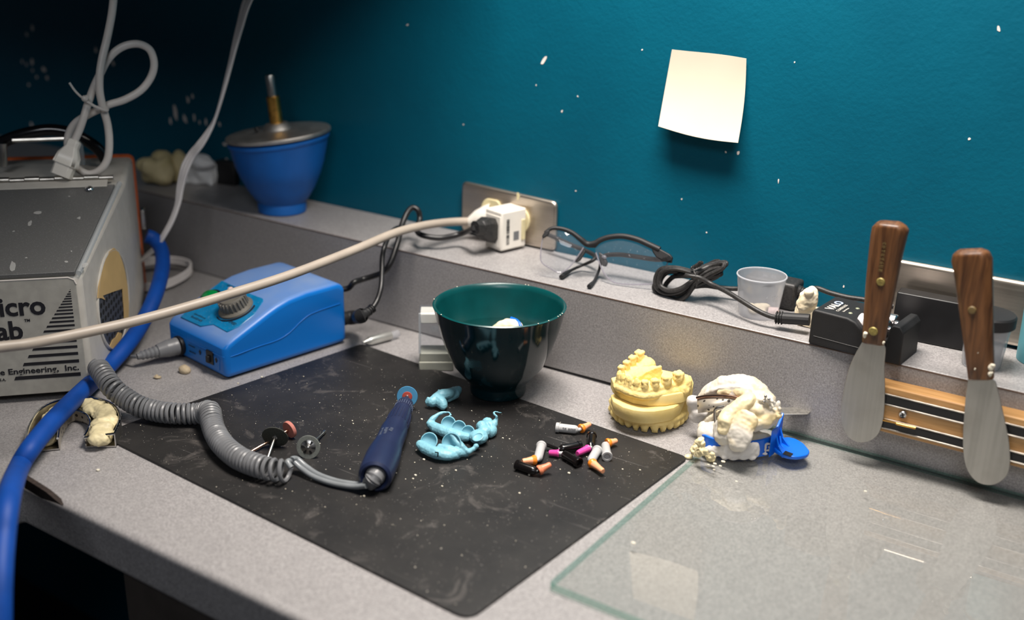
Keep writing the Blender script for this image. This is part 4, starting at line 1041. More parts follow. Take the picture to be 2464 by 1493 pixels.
m.ell(G0.lerp(G1, .75)+gn*.0060+UP*.0050, (.0085, .0050, .0060), Matrix((gd, gn, UP)).transposed(), 2)
for k in range(5):
    v = V((cc2.x-TP[k].x, cc2.y-TP[k].y, 0)).normalized(); m.ell(V((TP[k].x, TP[k].y, .0395))+v*.0058, (.0066, .0066, .0064), sub=2)
wids = [.0098, .0080, .0072, .0070, .0058, .0052, .0050, .0052, .0066, .0070, .0082, .0098, .0104]
for i, q in enumerate(TP):
    a, c_ = TP[max(i-1, 0)], TP[min(i+1, len(TP)-1)]; d = (c_-a); d.z = 0; d.normalize(); nn = UP.cross(d)
    R3 = Matrix((d, nn, UP)).transposed(); w_ = wids[i]*.52
    if 4 <= i <= 8: m.ell(q-UP*.0052, (w_*1.02, .0028, .0074), R3, 2); m.ell(q-UP*.0085, (w_, .0034, .0040), R3, 2)
    else:
        m.ell(q-UP*.0046, (w_, w_*.95, .0068), R3, 2)
        for sx in (-.36, .36):
            for sy in (-.34, .34): m.ell(q-UP*.0003+d*(w_*sx)+nn*(w_*sy), (w_*.54, w_*.52, .0022), R3, 2)
sculpt('teeth', m, M['stone'], cast2, .00062, .00035, 320, 2, amp2=.0002, freq2=900)

# ================================================================== IMPRESSION TRAYS ON THE GLASS
GZ = .0064
# blue tray below
bt_ = thing('blue_impression_tray', zp(1790, 1095, GZ), 'bright blue plastic impression tray full of white alginate, its slotted handle to the right', 'impression tray')
def gpt(x, y, z=0): return zp(x, y, GZ+z)
wl = [gpt(1682,1078), gpt(1698,1092), gpt(1745,1105), gpt(1800,1106), gpt(1848,1098), gpt(1866,1086), gpt(1878,1070)]
wc_ = arcpts(wl, 8)
def wallfn(pts, hts, th, z0=.0006):
    g = MB(); n = len(pts); ra = []
    for i, q in enumerate(pts):
        d = (pts[min(i+1, n-1)]-pts[max(i-1, 0)]); d.z = 0; d.normalize(); nn = V((-d.y, d.x, 0))*th
        h_ = interp(hts, i/(n-1)); ra.append([q+UP*z0, q+UP*h_, q+nn+UP*h_, q+nn+UP*z0])
    return g.loft(ra)
obj('tray_wall', wallfn(wc_, [(0, .0120), (.12, .0155), (.55, .0160), (.78, .0175), (.84, .0215), (1, .0290)], .0022), M['bluetray'], bt_, bevel=.0006, seg=2)
hp0 = [gpt(1856,1084), gpt(1872,1072), gpt(1893,1068), gpt(1912,1072), gpt(1932,1084), gpt(1947,1103), gpt(1941,1112), gpt(1915,1117), gpt(1890,1114), gpt(1868,1103), gpt(1856,1094)]
hh = [q+UP*.0032 for q in hp0]
slot = [gpt(1890,1086,.0066), gpt(1909,1093,.0066), gpt(1902,1100,.0066), gpt(1883,1093,.0066)]
hnd = obj('handle', MB().prism(roundpoly(hh, .003, 4), UP*.0032), M['bluetray'], bt_, bevel=.0008, seg=3)
obj('handle_slot', MB().prism(roundpoly(slot, .0006, 3), UP*.0003), M['darkgap'], hnd, smooth=0)
rb = MB()
for x0, y0, x1_, y1_, h0 in [(1862,1083,1884,1102,.016), (1868,1068,1898,1084,.020), (1874,1076,1884,1088,.010)]:
    a, c_ = gpt(x0, y0, .003), gpt(x1_, y1_, .003); nn = V((-(c_-a).y, (c_-a).x, 0)).normalized()*.0007
    rb.prism([a-nn, c_-nn, c_+UP*.0036-nn, a.lerp(c_, .45)+UP*h0*.42-nn, a+UP*h0-nn], nn*2)
obj('handle_ribs', rb, M['bluetray'], hnd, smooth=20)
m = MB()
obj('wall_post', MB().prism([gpt(1849,1103,.001), gpt(1862,1094,.001), gpt(1866,1088,.001), gpt(1852,1097,.001)], UP*.024), M['bluetray'], bt_, bevel=.0006)
bk_ = V((-.30, .95, 0))*.0105
fillp = [gpt(x, y)+bk_+UP*z for x, y, z in [(1694,1088,.011),(1716,1098,.012),(1755,1105,.012),(1800,1106,.0105),(1838,1099,.008)]]
m = MB(); chain(m, fillp, [.0085, .0090, .0092, .0086, .0070], sq=(1, 1, 1.15))
chain(m, [q+bk_*.8 for q in fillp[:4]], [.009, .011, .012, .009])
sculpt('alginate', m, M['algin'], bt_, .0011, .0010, 110, 5, floor=GZ+.0004, amp2=.0003, freq2=420)
m = MB()     # white squeezed out over the outside of the wall
RW = Matrix.Rotation(math.radians(29), 3, 'Z'); rnd = random.Random(8)
def onwall(t_, z, out=.0010):
    i = int(t_*(len(wc_)-1)); q = wc_[i]; d = wc_[min(i+1, len(wc_)-1)]-wc_[max(i-1, 0)]; d.normalize(); return q+V((d.y, -d.x, 0))*out+UP*z
for i in range(17):
    t_ = .20+.36*i/16; hi = interp([(.20, .007), (.28, .010), (.36, .015), (.56, .0155)], t_)
    m.ell(onwall(t_, hi*.55), (.0042, .0021, hi*.55+rnd.uniform(-.0010, .0008)), RW, 2)
    if i % 3 == 0: m.ell(onwall(t_, .0022, .0020), (.0034, .0016, .0022), RW, 2)
for t_, z, rx, rz in [(.655,.0118,.0036,.0013),(.645,.0085,.0014,.0040),(.660,.0060,.0030,.0010),(.645,.0032,.0026,.0012),(.695,.0105,.0013,.0044),(.690,.0050,.0016,.0034),(.668,.0085,.0016,.0010)]:
    m.ell(onwall(t_, z, .0006), (rx, .0011, rz), RW, 2)
sculpt('overflow', m, M['alginw'], bt_, .0006, .0006, 300, 2, floor=GZ+.0003)
m = MB()
for x, y, z, r_ in [(1676,1079,.0045,.0044),(1671,1086,.0035,.0038),(1680,1092,.0060,.0036),(1686,1066,.016,.0044),(1706,1102,.0030,.0032),(1712,1104,.0026,.0034),(1700,1090,.012,.0024),(1713,1094,.0130,.0024),(1690,1088,.0100,.0034)]:
    m.ell(gpt(x, y, z), (r_, r_*.7, r_*1.1), sub=2)
sculpt('yellow_excess', m, M['alginy'], bt_, .0006, .0014, 420, 1, floor=GZ+.0003)
# metal tray leaning on top
mt_ = thing('metal_impression_tray', zp(1780, 1000, .030), 'perforated metal impression tray of cream alginate lying upside down on the blue tray', 'impression tray')
def ip(x, y, yy): return yp(x, y, yy)
m = MB()
# back hump of the arch, right limb and front limb reaching down to the left
chain(m, [ip(1692,957,.790), ip(1712,940,.792), ip(1742,927,.793), ip(1775,924,.793), ip(1803,928,.790), ip(1828,945,.786), ip(1848,965,.782)], [.0050, .0068, .0080, .0085, .0085, .0080, .0068])
chain(m, [ip(1760,945,.788), ip(1795,950,.786), ip(1818,965,.780), ip(1822,990,.774)], [.0085, .0098, .0095, .0090])
chain(m, [ip(1812,975,.778), ip(1785,990,.770), ip(1762,1008,.764), ip(1745,1028,.758), ip(1742,1048,.755)], [.0095, .0105, .0105, .0098, .0088])
chain(m, [ip(1725,992,.776), ip(1712,1010,.775), ip(1704,1030,.774), ip(1712,1042,.772)], [.0048, .0060, .0070, .0060])
chain(m, [ip(1796,1010,.757), ip(1786,1030,.753), ip(1778,1052,.749), ip(1774,1074,.7465)], [.0078, .0082, .0080, .0060], sq=(1.35, .42, 1))
chain(m, [ip(1845,975,.780), ip(1856,1000,.776), ip(1840,1012,.773), ip(1815,1020,.768)], [.0072, .0065, .0075, .0070])
m.ell(ip(1872,982,.779), (.0030, .0030, .0066), sub=2); m.ell(ip(1866,1000,.778), (.0050, .0040, .0045), sub=2)
m.ell(ip(1854,1010,.776), (.0042, .004, .0055), sub=2)
rnd = random.Random(4)
for _ in range(34):
    x, y = rnd.uniform(1822, 1876), rnd.uniform(958, 1014)
    if (x-1850)**2/900+(y-986)**2/900 < 1: m.ell(ip(x, y, .7735+rnd.uniform(-.002, .001)), rnd.uniform(.0012, .0030), sub=1)
for rdg in ([(1700,948,.784),(1730,936,.783),(1770,933,.782),(1800,938,.780)], [(1806,932,.784),(1812,948,.778),(1826,962,.774)], [(1700,1015,.770),(1716,1000,.770),(1738,990,.768)]):
    chain(m, [ip(*q) for q in rdg], [.0022]*len(rdg))
sculpt('alginate', m, M['algin'], mt_, .0009, .0012, 130, 3, amp2=.0004, freq2=420)
m = MB()
chain(m, [ip(1806,962,.7725), ip(1785,978,.7668), ip(1764,996,.7610), ip(1748,1014,.7545), ip(1742,1032,.7515)], [.0060, .0080, .0082, .0076, .0056])
chain(m, [ip(1800,950,.778), ip(1770,942,.7835), ip(1735,944,.7835)], [.0052, .0048, .0036])
sculpt('cream_channel', m, M['alginc'], mt_, .0009, .0012, 150, 3, amp2=.0004, freq2=420)['label'] = 'yellowed trough of the impression'
# perforated palate, its rolled wire rim, and the white lump behind it
pa, pb, pcn, pdn = ip(1678,957,.778), ip(1790,960,.776), ip(1745,985,.772), ip(1680,995,.771)
def palate(u, v):
    a = pa.lerp(pb, u); b_ = pdn.lerp(pcn, u); q = a.lerp(b_, v); return q+V((0, -.004, .001))*math.sin(PI*v)*math.sin(PI*min(1, u*1.2))
obj('perforated_plate', sheet(MB(), palate, 10, 8, .0009), M['perf'], mt_, smooth=60)
obj('wire_rim', MB().tube(crom([ip(1676,958,.7765), ip(1700,954,.7765), ip(1735,953,.7765), ip(1765,956,.776), ip(1788,962,.775)], 6), .0012, 10), M['copper'], mt_)
obj('tray_lip', MB().tube(crom([ip(1744,979,.766), ip(1722,985,.764), ip(1720,998,.763), ip(1721,1012,.762), ip(1724,1030,.760)], 6), [.0016]*6+[.0012]*30, 10), M['steel'], mt_)
m = MB(); m.ell(ip(1670,968,.785), (.0070, .005, .0066)); m.ell(ip(1668,984,.786), (.0060, .004, .0060)); m.ell(ip(1676,1000,.785), (.0070, .005, .0070)); m.ell(ip(1690,998,.784), (.0060, .005, .0040))
sculpt('alginate_overflow', m, M['alginw'], mt_, .0010, .0012, 160, 2)
m = MB()
for x, y, r_ in [(1842,955,.0022),(1850,962,.0022),(1838,968,.0018),(1830,985,.0022),(1822,1000,.0020)]: m.ell(ip(x, y, .7705), (r_*.6, r_*.6, r_*.8), sub=2)
obj('exposed_metal', m, M['steel'], mt_)
tq = [ip(1872,1000,.792), ip(1948,1000,.800), ip(1950,996,.806), ip(1946,986,.816), ip(1932,981,.820), ip(1880,984,.812)]
th_ = zp(1872,1000,.026), 
hz = .0265
tq = [zp(1868,1000,hz), zp(1945,999,hz), zp(1950,994,hz), zp(1948,986,hz), zp(1935,981,hz), zp(1870,984,hz)]
obj('tray_handle', MB().prism(roundpoly(tq, .0015, 4), UP*.0010), M['blade'], mt_, bevel=.0003, seg=2)

# crumbs by the trays
def crumb(name, label, x, y, z, r, mat, seed, sq=(1, .8, .7), cat='crumb', group=None):
    m = MB(); q = zp(x, y, z+r*.45); m.ell(q, (r*sq[0], r*sq[1], r*sq[2]), sub=2); rnd = random.Random(seed)
    for _ in range(4): m.ell(q+V((rnd.uniform(-1, 1), rnd.uniform(-1, 1), rnd.uniform(-.2, .4)))*r*.6, r*.5, sub=1)
    o = sculpt(name, m, mat, None, max(.0004, r*.12), r*.18, 1.2/r*.5, 1, loc=zp(x, y, z), floor=z+.0001)
    return tag(o, label, cat, group)
crumb('plaster_lump', 'tan plaster lump on the worktop in front of the motor box switch', 444, 890, 0, .0068, M['tanp'], 1)
crumb('plaster_flake', 'flat tan plaster flake left of the tan lump', 377, 908, 0, .0034, M['tanp'], 2, (1, .8, .3))
crumb('wax_chip', 'small white chip beside the start of the coiled cord', 246, 931, 0, .0030, M['whitep'], 3)
crumb('stone_chip', 'yellow chip on the worktop between the mat corner and the blue tray', 1657, 1100, 0, .0034, M['alginy'], 4, (1, .8, .5))

# ================================================================== PALE BLUE SILICONE PIECES
def sil(name, label, parts, px0, curl=None, mark=None):
    o0 = zp(*px0, ZM); t = thing(name, o0, label, 'silicone impression', 'pale blue silicone offcuts on the mat')
    m = MB()
    for p_ in parts:
        if p_[0] == 'c':
            chain(m, [zp(x, y, ZM+z) for x, y, z in p_[1]], p_[2], sq=p_[3] if len(p_) > 3 else (1, 1, 1))
        else:
            _, x, y, z, r_, *rest = p_
            R3 = Matrix.Rotation(math.radians(rest[0]), 3, 'Z') @ Matrix.Rotation(math.radians(rest[1] if len(rest) > 1 else 0), 3, 'X') if rest else None
            m.ell(zp(x, y, ZM+z), r_, R3, 2)
    sculpt('body', m, M['silicone'], t, .00055, .0005, 170, 2, floor=ZM+.0001, amp2=.00018, freq2=620)
    return t
def cup(m, c_, r_, nrm, depth=.6, th=.0008):
    """open socket left by a tooth"""
    nrm = V(nrm).normalized(); x = nrm.orthogonal().normalized(); y = nrm.cross(x)
    def fn(u, v):
        a = 2*PI*u; k = math.sin(v*PI/2*.98+.02); return V(c_)+(x*math.cos(a)+y*math.sin(a))*r_*k-nrm*r_*depth*math.cos(v*PI/2)
    return sheet(m, fn, 34, 7, th)
t = sil('silicone_offcut', 'folded pale blue silicone piece beside the green bowl base', [
    ('c', [(1040,968,.006), (1052,962,.007), (1062,970,.006), (1066,977,.0045)], [.0048, .0060, .0055, .0042]),
    ('c', [(1048,957,.007), (1064,951,.009), (1082,947,.008), (1098,940,.006)], [.0040, .0055, .0050, .0040]),
    ('c', [(1078,957,.004), (1095,948,.005), (1103,938,.006)], [.0045, .0048, .0034]),
    ('c', [(1030,960,.009), (1027,968,.006), (1030,975,.003)], [.0016, .0020, .0016]), ('c', [(1056,940,.012), (1062,947,.010)], [.0012, .0024])], (1065, 968))
t = sil('silicone_offcut', 'pale blue silicone strip with a row of tooth sockets and a curled thread', [
    ('c', [(1036,1022,.006), (1050,1031,.006), (1068,1038,.006), (1085,1044,.006), (1105,1050,.006), (1122,1052,.005)], [.0040, .0050, .0055, .0055, .0052, .0042], (1, 1, .9)),
    ('c', [(1033,1020,.007), (1042,1008,.010), (1054,998,.013), (1066,993,.014)], [.0030, .0026, .0017, .0011]),
    ('c', [(1066,993,.014), (1080,993,.0145), (1085,999,.0135), (1079,1002,.013), (1084,1007,.011)], [.0011, .0010, .0010, .0008, .0006])], (1080, 1042))
for i, (x, y, r_) in enumerate([(1079,1020,.0062), (1104,1030,.0060), (1126,1041,.0056)]):
    obj('tooth_socket', cup(MB(), zp(x, y, ZM+.0085), r_, (.25, -.75, .45), .5), M['silicone'], t, smooth=60)
t = sil('silicone_offcut', 'frontmost pale blue silicone piece with a black mark and a torn flap', [
    ('c', [(1012,1070,.007), (1024,1080,.006), (1042,1088,.006), (1062,1094,.006), (1082,1097,.005), (1100,1096,.004)], [.0042, .0052, .0055, .0055, .0048, .0036], (1, 1, .9)),
    ('c', [(1060,1076,.008), (1082,1084,.007), (1104,1090,.006), (1122,1092,.004)], [.0030, .0042, .0040, .0026]),
    ('c', [(1088,1048,.016), (1100,1064,.012), (1112,1078,.009), (1126,1088,.006), (1142,1080,.006), (1146,1074,.008)], [.0030, .0034, .0030, .0024, .0020, .0022])], (1075, 1095))
obj('tooth_socket', cup(MB(), zp(1032,1062,ZM+.0095), .0070, (.2, -.75, .55), .5), M['silicone'], t, smooth=60)
obj('tooth_socket', cup(MB(), zp(1086,1068,ZM+.0115), .0085, (.10, -.85, .40), .45), M['silicone'], t, smooth=60)
q = yp(1047, 1089, zp(1050, 1092, ZM+.005).y-.0060); m = MB()
for a, b_ in [((0, 0), (.0030, .0006)), ((.0030, .0006), (.0026, -.0030))]:
    m.tube([q+V((a[0], 0, a[1])), q+V((b_[0], 0, b_[1]))], .00055, 6)
obj('ink_mark', m, M['ink'], t)
t = sil('silicone_offcut', 'rounded pale blue silicone piece with a thin hooked thread, rightmost of the four', [
    ('e', 1152, 1052, .0065, (.0082, .0080, .0062)), ('e', 1165, 1040, .0065, (.0062, .0062, .0055)), ('e', 1160, 1028, .0080, (.0058, .0052, .0055)), ('e', 1178, 1028, .0070, (.0056, .0050, .0060)), ('e', 1173, 1018, .0080, (.0055, .0050, .0050)), ('e', 1183, 1040, .0050, (.0040, .0070, .0050)),
    ('c', [(1188,1022,.009), (1194,1010,.013), (1195,1003,.016)], [.0034, .0018, .0011]),
    ('c', [(1195,1003,.016), (1190,998,.0175), (1188,994,.018), (1192,991,.018), (1200,993,.017), (1207,994,.0165)], [.0010, .0009, .0008, .0007, .0006, .0004])], (1160, 1058))
obj('tooth_socket', cup(MB(), zp(1150,1052,ZM+.0125), .0044, (-.1, -.4, .9), .35), M['silicone'], t, smooth=60)

# ================================================================== METAL TRAY ON THE LEFT
tr = thing('horseshoe_tray', zp(190, 1030, 0), 'horseshoe metal impression tray with yellowed filling lying under the blue hose', 'impression tray')
tc = arcpts([zp(104,1070,.007), zp(112,1035,.007), zp(135,1000,.007), zp(170,981,.009), zp(205,976,.011), zp(238,987,.0115), zp(252,1012,.0105), zp(246,1040,.009), zp(238,1058,.008)], 8)
m = MB(); chain(m, tc[4:-2:2], [.0098]*len(tc[4:-2:2]), sq=(1, 1, .52))
sculpt('yellow_filling', m, M['alginy'], tr, .0011, .0030, 120, 2, amp2=.0009, freq2=420, floor=.0022)
def trough(side, w_, z0, z1):
    pts = []
    n = len(tc)
    for i, q in enumerate(tc):
        d = tc[min(i+1, n-1)]-tc[max(i-1, 0)]; d.z = 0; d.normalize(); nn = V((-d.y, d.x, 0))*side*w_; pts.append(V((q.x, q.y, 0))+nn)
    rings = [[p_+UP*z0, p_+UP*z1, p_*1+UP*z1+V((.0006, .0006, 0)), p_+UP*z0+V((.0006, .0006, 0))] for p_ in pts]
    return MB().loft(rings)
obj('outer_wall', trough(1, .0122, .0008, .0125), M['steel'], tr, bevel=.0004, seg=2)
obj('inner_wall', trough(-1, .0112, .0008, .0105), M['perf'], tr, bevel=.0004, seg=2)
n = len(tc); pts = []
for i, q in enumerate(tc):
    d = tc[min(i+1, n-1)]-tc[max(i-1, 0)]; d.z = 0; d.normalize(); nn = V((-d.y, d.x, 0)); pts.append((V((q.x, q.y, .0008))+nn*.0122, V((q.x, q.y, .0008))-nn*.0112))
obj('tray_floor', MB().loft([[a, b_, b_+UP*.001, a+UP*.001] for a, b_ in pts]), M['steel'], tr)
obj('rolled_rim', MB().tube([V((a.x, a.y, .0128)) for a, b_ in pts]+[V((pts[-1][1].x, pts[-1][1].y, .0100))], .0011, 8), M['chrome'], tr)
obj('inner_rim', MB().tube([V((b_.x, b_.y, .0108)) for a, b_ in pts], .0010, 8), M['chrome'], tr)

# ================================================================== SAFETY GLASSES
gl = thing('safety_glasses', zp(1440, 650, H), 'clear safety glasses with a black brow frame lying open on the ledge', 'glasses')
GP, GN = zp(1470, 684, H+.0012), V((.10, -.80, .45)).normalized()
# two gently angled lens planes meeting at the nose
nR = V((.16, -.86, .30)).normalized(); nL = V((.42, -.80, .30)).normalized()
PR = zp(1480, 684, H+.0012)
NB = pp(1428, 600, PR, nR)
PLp = NB
def gR(x, y): return pp(x, y, PR, nR)
def gL(x, y): return pp(x, y, PLp, nL)
rl = [(1432,594),(1445,583),(1468,574),(1500,572),(1535,580),(1562,592),(1590,606),(1612,620),(1600,640),(1594,668),(1570,682),(1530,685),(1490,683),(1468,674),(1452,655),(1442,632),(1434,610)]
ll = [(1405,588),(1398,578),(1380,564),(1355,552),(1330,550),(1312,562),(1304,585),(1302,628),(1322,645),(1345,656),(1362,650),(1378,634),(1394,612),(1405,598)]
def lens(name, pts, fn, nrm):
    q = crom([fn(*p_) for p_ in pts], 4, True)
    c_ = sum(q, V((0, 0, 0)))/len(q); bulge = nrm*.004
    m = MB(); rings = []
    for s_ in (1, .75, .5, .25): rings.append([c_+(v-c_)*s_+bulge*(1-s_*s_) for v in q])
    m.loft(rings, caps=False); o = len(m.v); m.v.append(c_+bulge); n = len(q)
    for i in range(n): m.f.append((o-n+i, o-n+(i+1) % n, o)); m.mi.append(0)
    obj(name, m, M['lens'], gl, smooth=80)
    return q
qr = lens('lens', rl, gR, nR); ql = lens('lens', ll, gL, nL)
obj('lens_edge', MB().tube([gR(*p_) for p_ in [(1612,622),(1603,640)]]+crom([gR(*p_) for p_ in [(1596,668),(1570,682),(1530,685),(1490,683),(1468,674),(1452,655),(1442,632),(1434,608)]], 5), .00075, 6), M['lensedge'], gl)
obj('lens_edge', MB().tube(crom([gL(*p_) for p_ in [(1309,563),(1303,590),(1302,628),(1322,645),(1345,656),(1362,650),(1378,634),(1394,612),(1404,596)]], 5), .00075, 6), M['lensedge'], gl)
brow = [gL(*p_)+nL*.0006 for p_ in [(1311,561),(1328,550),(1352,551),(1376,560),(1396,575)]]+[gR(*p_)+nR*.0010 for p_ in [(1414,588),(1432,586),(1446,578),(1468,571),(1500,569),(1535,577),(1562,589),(1588,601)]]
br_ = crom(brow, 6); nb = len(br_)
obj('brow_frame', MB().tube(br_, [interp([(0, .0016), (.3, .0024), (.42, .0030), (.5, .0028), (.62, .0026), (1, .0028)], i/(nb-1)) for i in range(nb)], 12), M['blackmat'], gl)
obj('bridge', MB().prism([gR(*p_)+nR*.002 for p_ in [(1402,571),(1414,583),(1434,583),(1446,573),(1440,588),(1432,597),(1414,596),(1404,588)]], nR*-.004), M['blackmat'], gl, bevel=.0008, seg=2)
def hinge(pts, fn, nrm): return MB().prism([fn(*p_)+nrm*.0024 for p_ in pts], nrm*-.0050)
obj('end_piece', hinge([(1566,592),(1590,600),(1612,612),(1619,620),(1616,634),(1600,630),(1580,620),(1572,608)], gR, nR), M['blackmat'], gl, bevel=.0010, seg=2)
obj('end_piece', hinge([(1304,570),(1312,556),(1324,553),(1320,566),(1308,574)], gL, nL), M['blackmat'], gl, bevel=.0008, seg=2)
yb = .893
rt = crom([yp(1610,622,.886), yp(1580,625,yb), yp(1530,618,yb), yp(1490,613,yb), yp(1455,616,yb-.004), yp(1446,632,yb-.012), zp(1441,652,H+.0065), zp(1430,676,H+.0035), zp(1417,690,H+.0030)], 6); n_ = len(rt)
obj('temple', MB().tube(rt, [interp([(0, .0024), (.5, .0022), (.7, .0014), (.88, .0013), (.95, .0022), (1, .0020)], i/(n_-1)) for i in range(n_)], 10), M['blackmat'], gl)
lt = crom([yp(1312,562,.918), yp(1335,572,.915), yp(1375,590,.910), yp(1410,604,.905), yp(1432,617,.898), yp(1425,628,.890), zp(1398,640,H+.0060), zp(1372,652,H+.0040), zp(1350,667,H+.0032)], 6); n_ = len(lt)
obj('temple', MB().tube(lt, [interp([(0, .0022), (.5, .0022), (.7, .0015), (.86, .0014), (.95, .0026), (1, .0022)], i/(n_-1)) for i in range(n_)], 10), M['blackmat'], gl)
def pad(pts, fn, nrm): return MB().prism([fn(*p_)-nrm*.0015 for p_ in pts], nrm*-.0040)
obj('nose_pad', pad([(1405,600),(1410,606),(1396,628),(1386,632),(1382,626),(1394,610)], gL, nL), M['blackrub'], gl, bevel=.0010, seg=2)
obj('nose_pad', pad([(1438,606),(1450,612),(1460,632),(1456,642),(1448,640),(1440,622)], gR, nR), M['blackrub'], gl, bevel=.0010, seg=2)
obj('clear_clip', MB().ell(gR(1452,619)-nR*.002, (.0028, .002, .0022), sub=2), M['lensedge'], gl)

# ================================================================== CHARGER SUPPLY WITH ITS TIED CABLE
ps = thing('power_supply', zp(1880, 730, H), 'black power supply brick with a bundled and tied black cable on the ledge', 'power supply')
LR = .00230
def lp_(pts, dy=0): return crom([yp(x, y, yy+dy) for x, y, yy in pts], 7)
yy0 = .878
loops = [
 [(1660,653,yy0),(1625,645,yy0-.004),(1592,648,yy0-.005),(1578,668,yy0-.005),(1580,693,yy0-.006),(1604,707,yy0-.007),(1638,702,yy0-.006),(1668,680,yy0-.003),(1700,668,yy0+.003),(1733,661,yy0+.004),(1727,656,yy0+.009),(1700,658,yy0+.008),(1672,660,yy0+.003)],
 [(1668,657,yy0-.003),(1630,648,yy0-.008),(1598,652,yy0-.009),(1586,670,yy0-.009),(1590,690,yy0-.010),(1612,700,yy0-.011),(1640,694,yy0-.010),(1670,674,yy0-.005),(1705,652,yy0+.002),(1742,640,yy0+.005),(1744,632,yy0+.008),(1712,637,yy0+.007),(1680,652,yy0+.001)],
 [(1666,660,yy0+.004),(1634,655,yy0+.001),(1606,656,yy0),(1582,678,yy0-.001),(1574,694,yy0-.002),(1590,714,yy0-.004),(1622,722,yy0-.005),(1650,714,yy0-.004),(1670,690,yy0-.001),(1702,676,yy0+.006),(1727,664,yy0+.008),(1733,648,yy0+.012),(1700,648,yy0+.010)],
 [(1664,664,yy0-.006),(1640,664,yy0-.004),(1618,668,yy0+.004),(1600,690,yy0+.004),(1608,712,yy0-.002),(1634,722,yy0-.007),(1656,708,yy0-.006),(1672,684,yy0-.005),(1704,664,yy0-.001),(1738,646,yy0+.001),(1740,634,yy0+.004),(1708,642,yy0+.004),(1678,656,yy0-.004)],
 [(1668,652,yy0+.002),(1628,651,yy0+.006),(1600,660,yy0+.006),(1588,682,yy0+.005),(1598,702,yy0+.003),(1626,712,yy0+.001),(1654,700,yy0),(1674,678,yy0+.002),(1704,646,yy0+.008),(1730,633,yy0+.011),(1722,630,yy0+.014),(1700,640,yy0+.012)],
]
m = MB()
for l_ in loops:
    q = crom([yp(x, y, yy) for x, y, yy in l_], 6, True); m.tube(q+[q[0]], LR, 9, caps=False)
obj('tied_loops', m, M['blackrub'], ps)
m = MB()
tie = crom([yp(1667,647,yy0-.008), yp(1673,660,yy0-.0125), yp(1677,676,yy0-.0125), yp(1675,690,yy0-.010), yp(1671,694,yy0-.002)], 5)
m.tube(tie, .0007, 6)
rnd = random.Random(9)
tw_ = [yp(1664,647,yy0-.006), yp(1672,642,yy0-.006), yp(1680,637,yy0-.005), yp(1687,632,yy0-.005)]
tq_ = crom(tw_, 8)
m.tube([q+V((0, 0, .0012*math.sin(i*1.6))) for i, q in enumerate(tq_)], [.0012+.0012*i/len(tq_) for i in range(len(tq_))], 7)
obj('twist_tie', m, M['blackrub'], ps)
lead = crom([yp(1650,663,yy0-.012), yp(1662,665,yy0-.013), yp(1684,669,yy0-.011), yp(1712,684,.870), yp(1750,703,.862), yp(1790,728,.854), yp(1825,749,.850), yp(1852,761,.851), yp(1870,765,.853)], 7)
obj('cable', MB().tube(lead, LR*.96, 10), M['blackrub'], ps)
pq = crom([yp(1866,764,.8525), yp(1884,766,.8535), yp(1900,767,.8542), yp(1948,770,.8565)], 12); n_ = len(pq)
obj('plug', MB().tube(pq, [(.0058 if (i//2) % 2 else .0044) if i < 12 else .0050 for i in range(n_)], 14), M['blackmat'], ps, smooth=20)
lead2 = crom([yp(1672,690,yy0+.004), yp(1700,688,.893), yp(1735,693,.897), yp(1780,695,.900), yp(1850,688,.900), yp(1885,688,.900)], 7)
obj('cable', MB().tube(lead2, LR, 10), M['blackrub'], ps)
k1 = V((yp(1922, 700, .903).x, .903, H+.0005)); kx = V((1, 0, 0)); ky = V((-kx.y, kx.x, 0))
k0 = k1-kx*.052
obj('brick', MB().box(k0, kx*.049, ky*.024, UP*.0250), M['blackrub'], ps, bevel=.0030, seg=3)
obj('cable_boot', MB().tube(crom([k0+kx*.047+ky*.010+UP*.0165, k0+kx*.053+ky*.010+UP*.0160, k0+kx*.058+ky*.010+UP*.0155], 6), [.0062, .0058, .0062, .0056, .0060, .0052, .0054, .0046, .0048, .0040, .0040, .0034, .0030], 14), M['blackrub'], ps, smooth=20)
lead3 = crom([k0+kx*.056+ky*.010+UP*.0155, yp(1962,694,.905), yp(2000,706,.905), yp(2040,716,.906), yp(2080,722,.907), yp(2120,732,.910), yp(2150,738,.912)], 7)
obj('cable', MB().tube(lead3, LR, 10), M['blackrub'], ps)

# ================================================================== CHARGER
c0_ = zp(1944, 826, H+.0004); cx_ = (zp(2086, 863, H+.0004)-c0_).normalized(); cy_ = V((-cx_.y, cx_.x, 0))
ch = thing('battery_charger', c0_, 'black battery charger with white lettering standing at the edge of the ledge', 'charger')
def cpn(x, y, z): return c0_+cx_*x+cy_*y+UP*z
CD = .046
prof_l = [(0, 0), (0, .0275), (.002, .0300), (.030, .0295), (.037, .0275), (.043, .0225), (.046, .0160), (.047, .0120), (.047, 0)]
poly = [cpn(x, 0, z) for x, z in prof_l]
obj('housing', MB().prism(poly, cy_*CD), M['blackmat'], ch, bevel=.0035, seg=4, smooth=30)
obj('cradle', MB().box(cpn(.030, .004, 0), cx_*.044, cy_*(CD-.008), UP*.0100), M['black'], ch, bevel=.001)
prof_r = [(.064, 0), (.0635, .0150), (.0600, .0165), (.0600, .0180), (.0630, .0185), (.0645, .0290), (.0670, .0315), (.0720, .0315), (.0755, .0270), (.0760, 0)]
obj('contact_block', MB().prism([cpn(x, .002, z) for x, z in prof_r], cy_*(CD-.006)), M['blackmat'], ch, bevel=.0012, seg=2, smooth=30)
obj('seam', MB().tube([cpn(.004, -.0001, .0075), cpn(.045, -.0001, .0070)], .0002, 5), M['blackrub'], ch)
tf = cpn(.0140, .0085, .0302)
text('lettering', 'VAL', tf, cy_, -cx_, .0098, M['white'], ch, bold=.00018)
text('lettering', 'O', tf+cy_*.0168, cy_, -cx_, .0098, M['iceblue'], ch, bold=.0003)
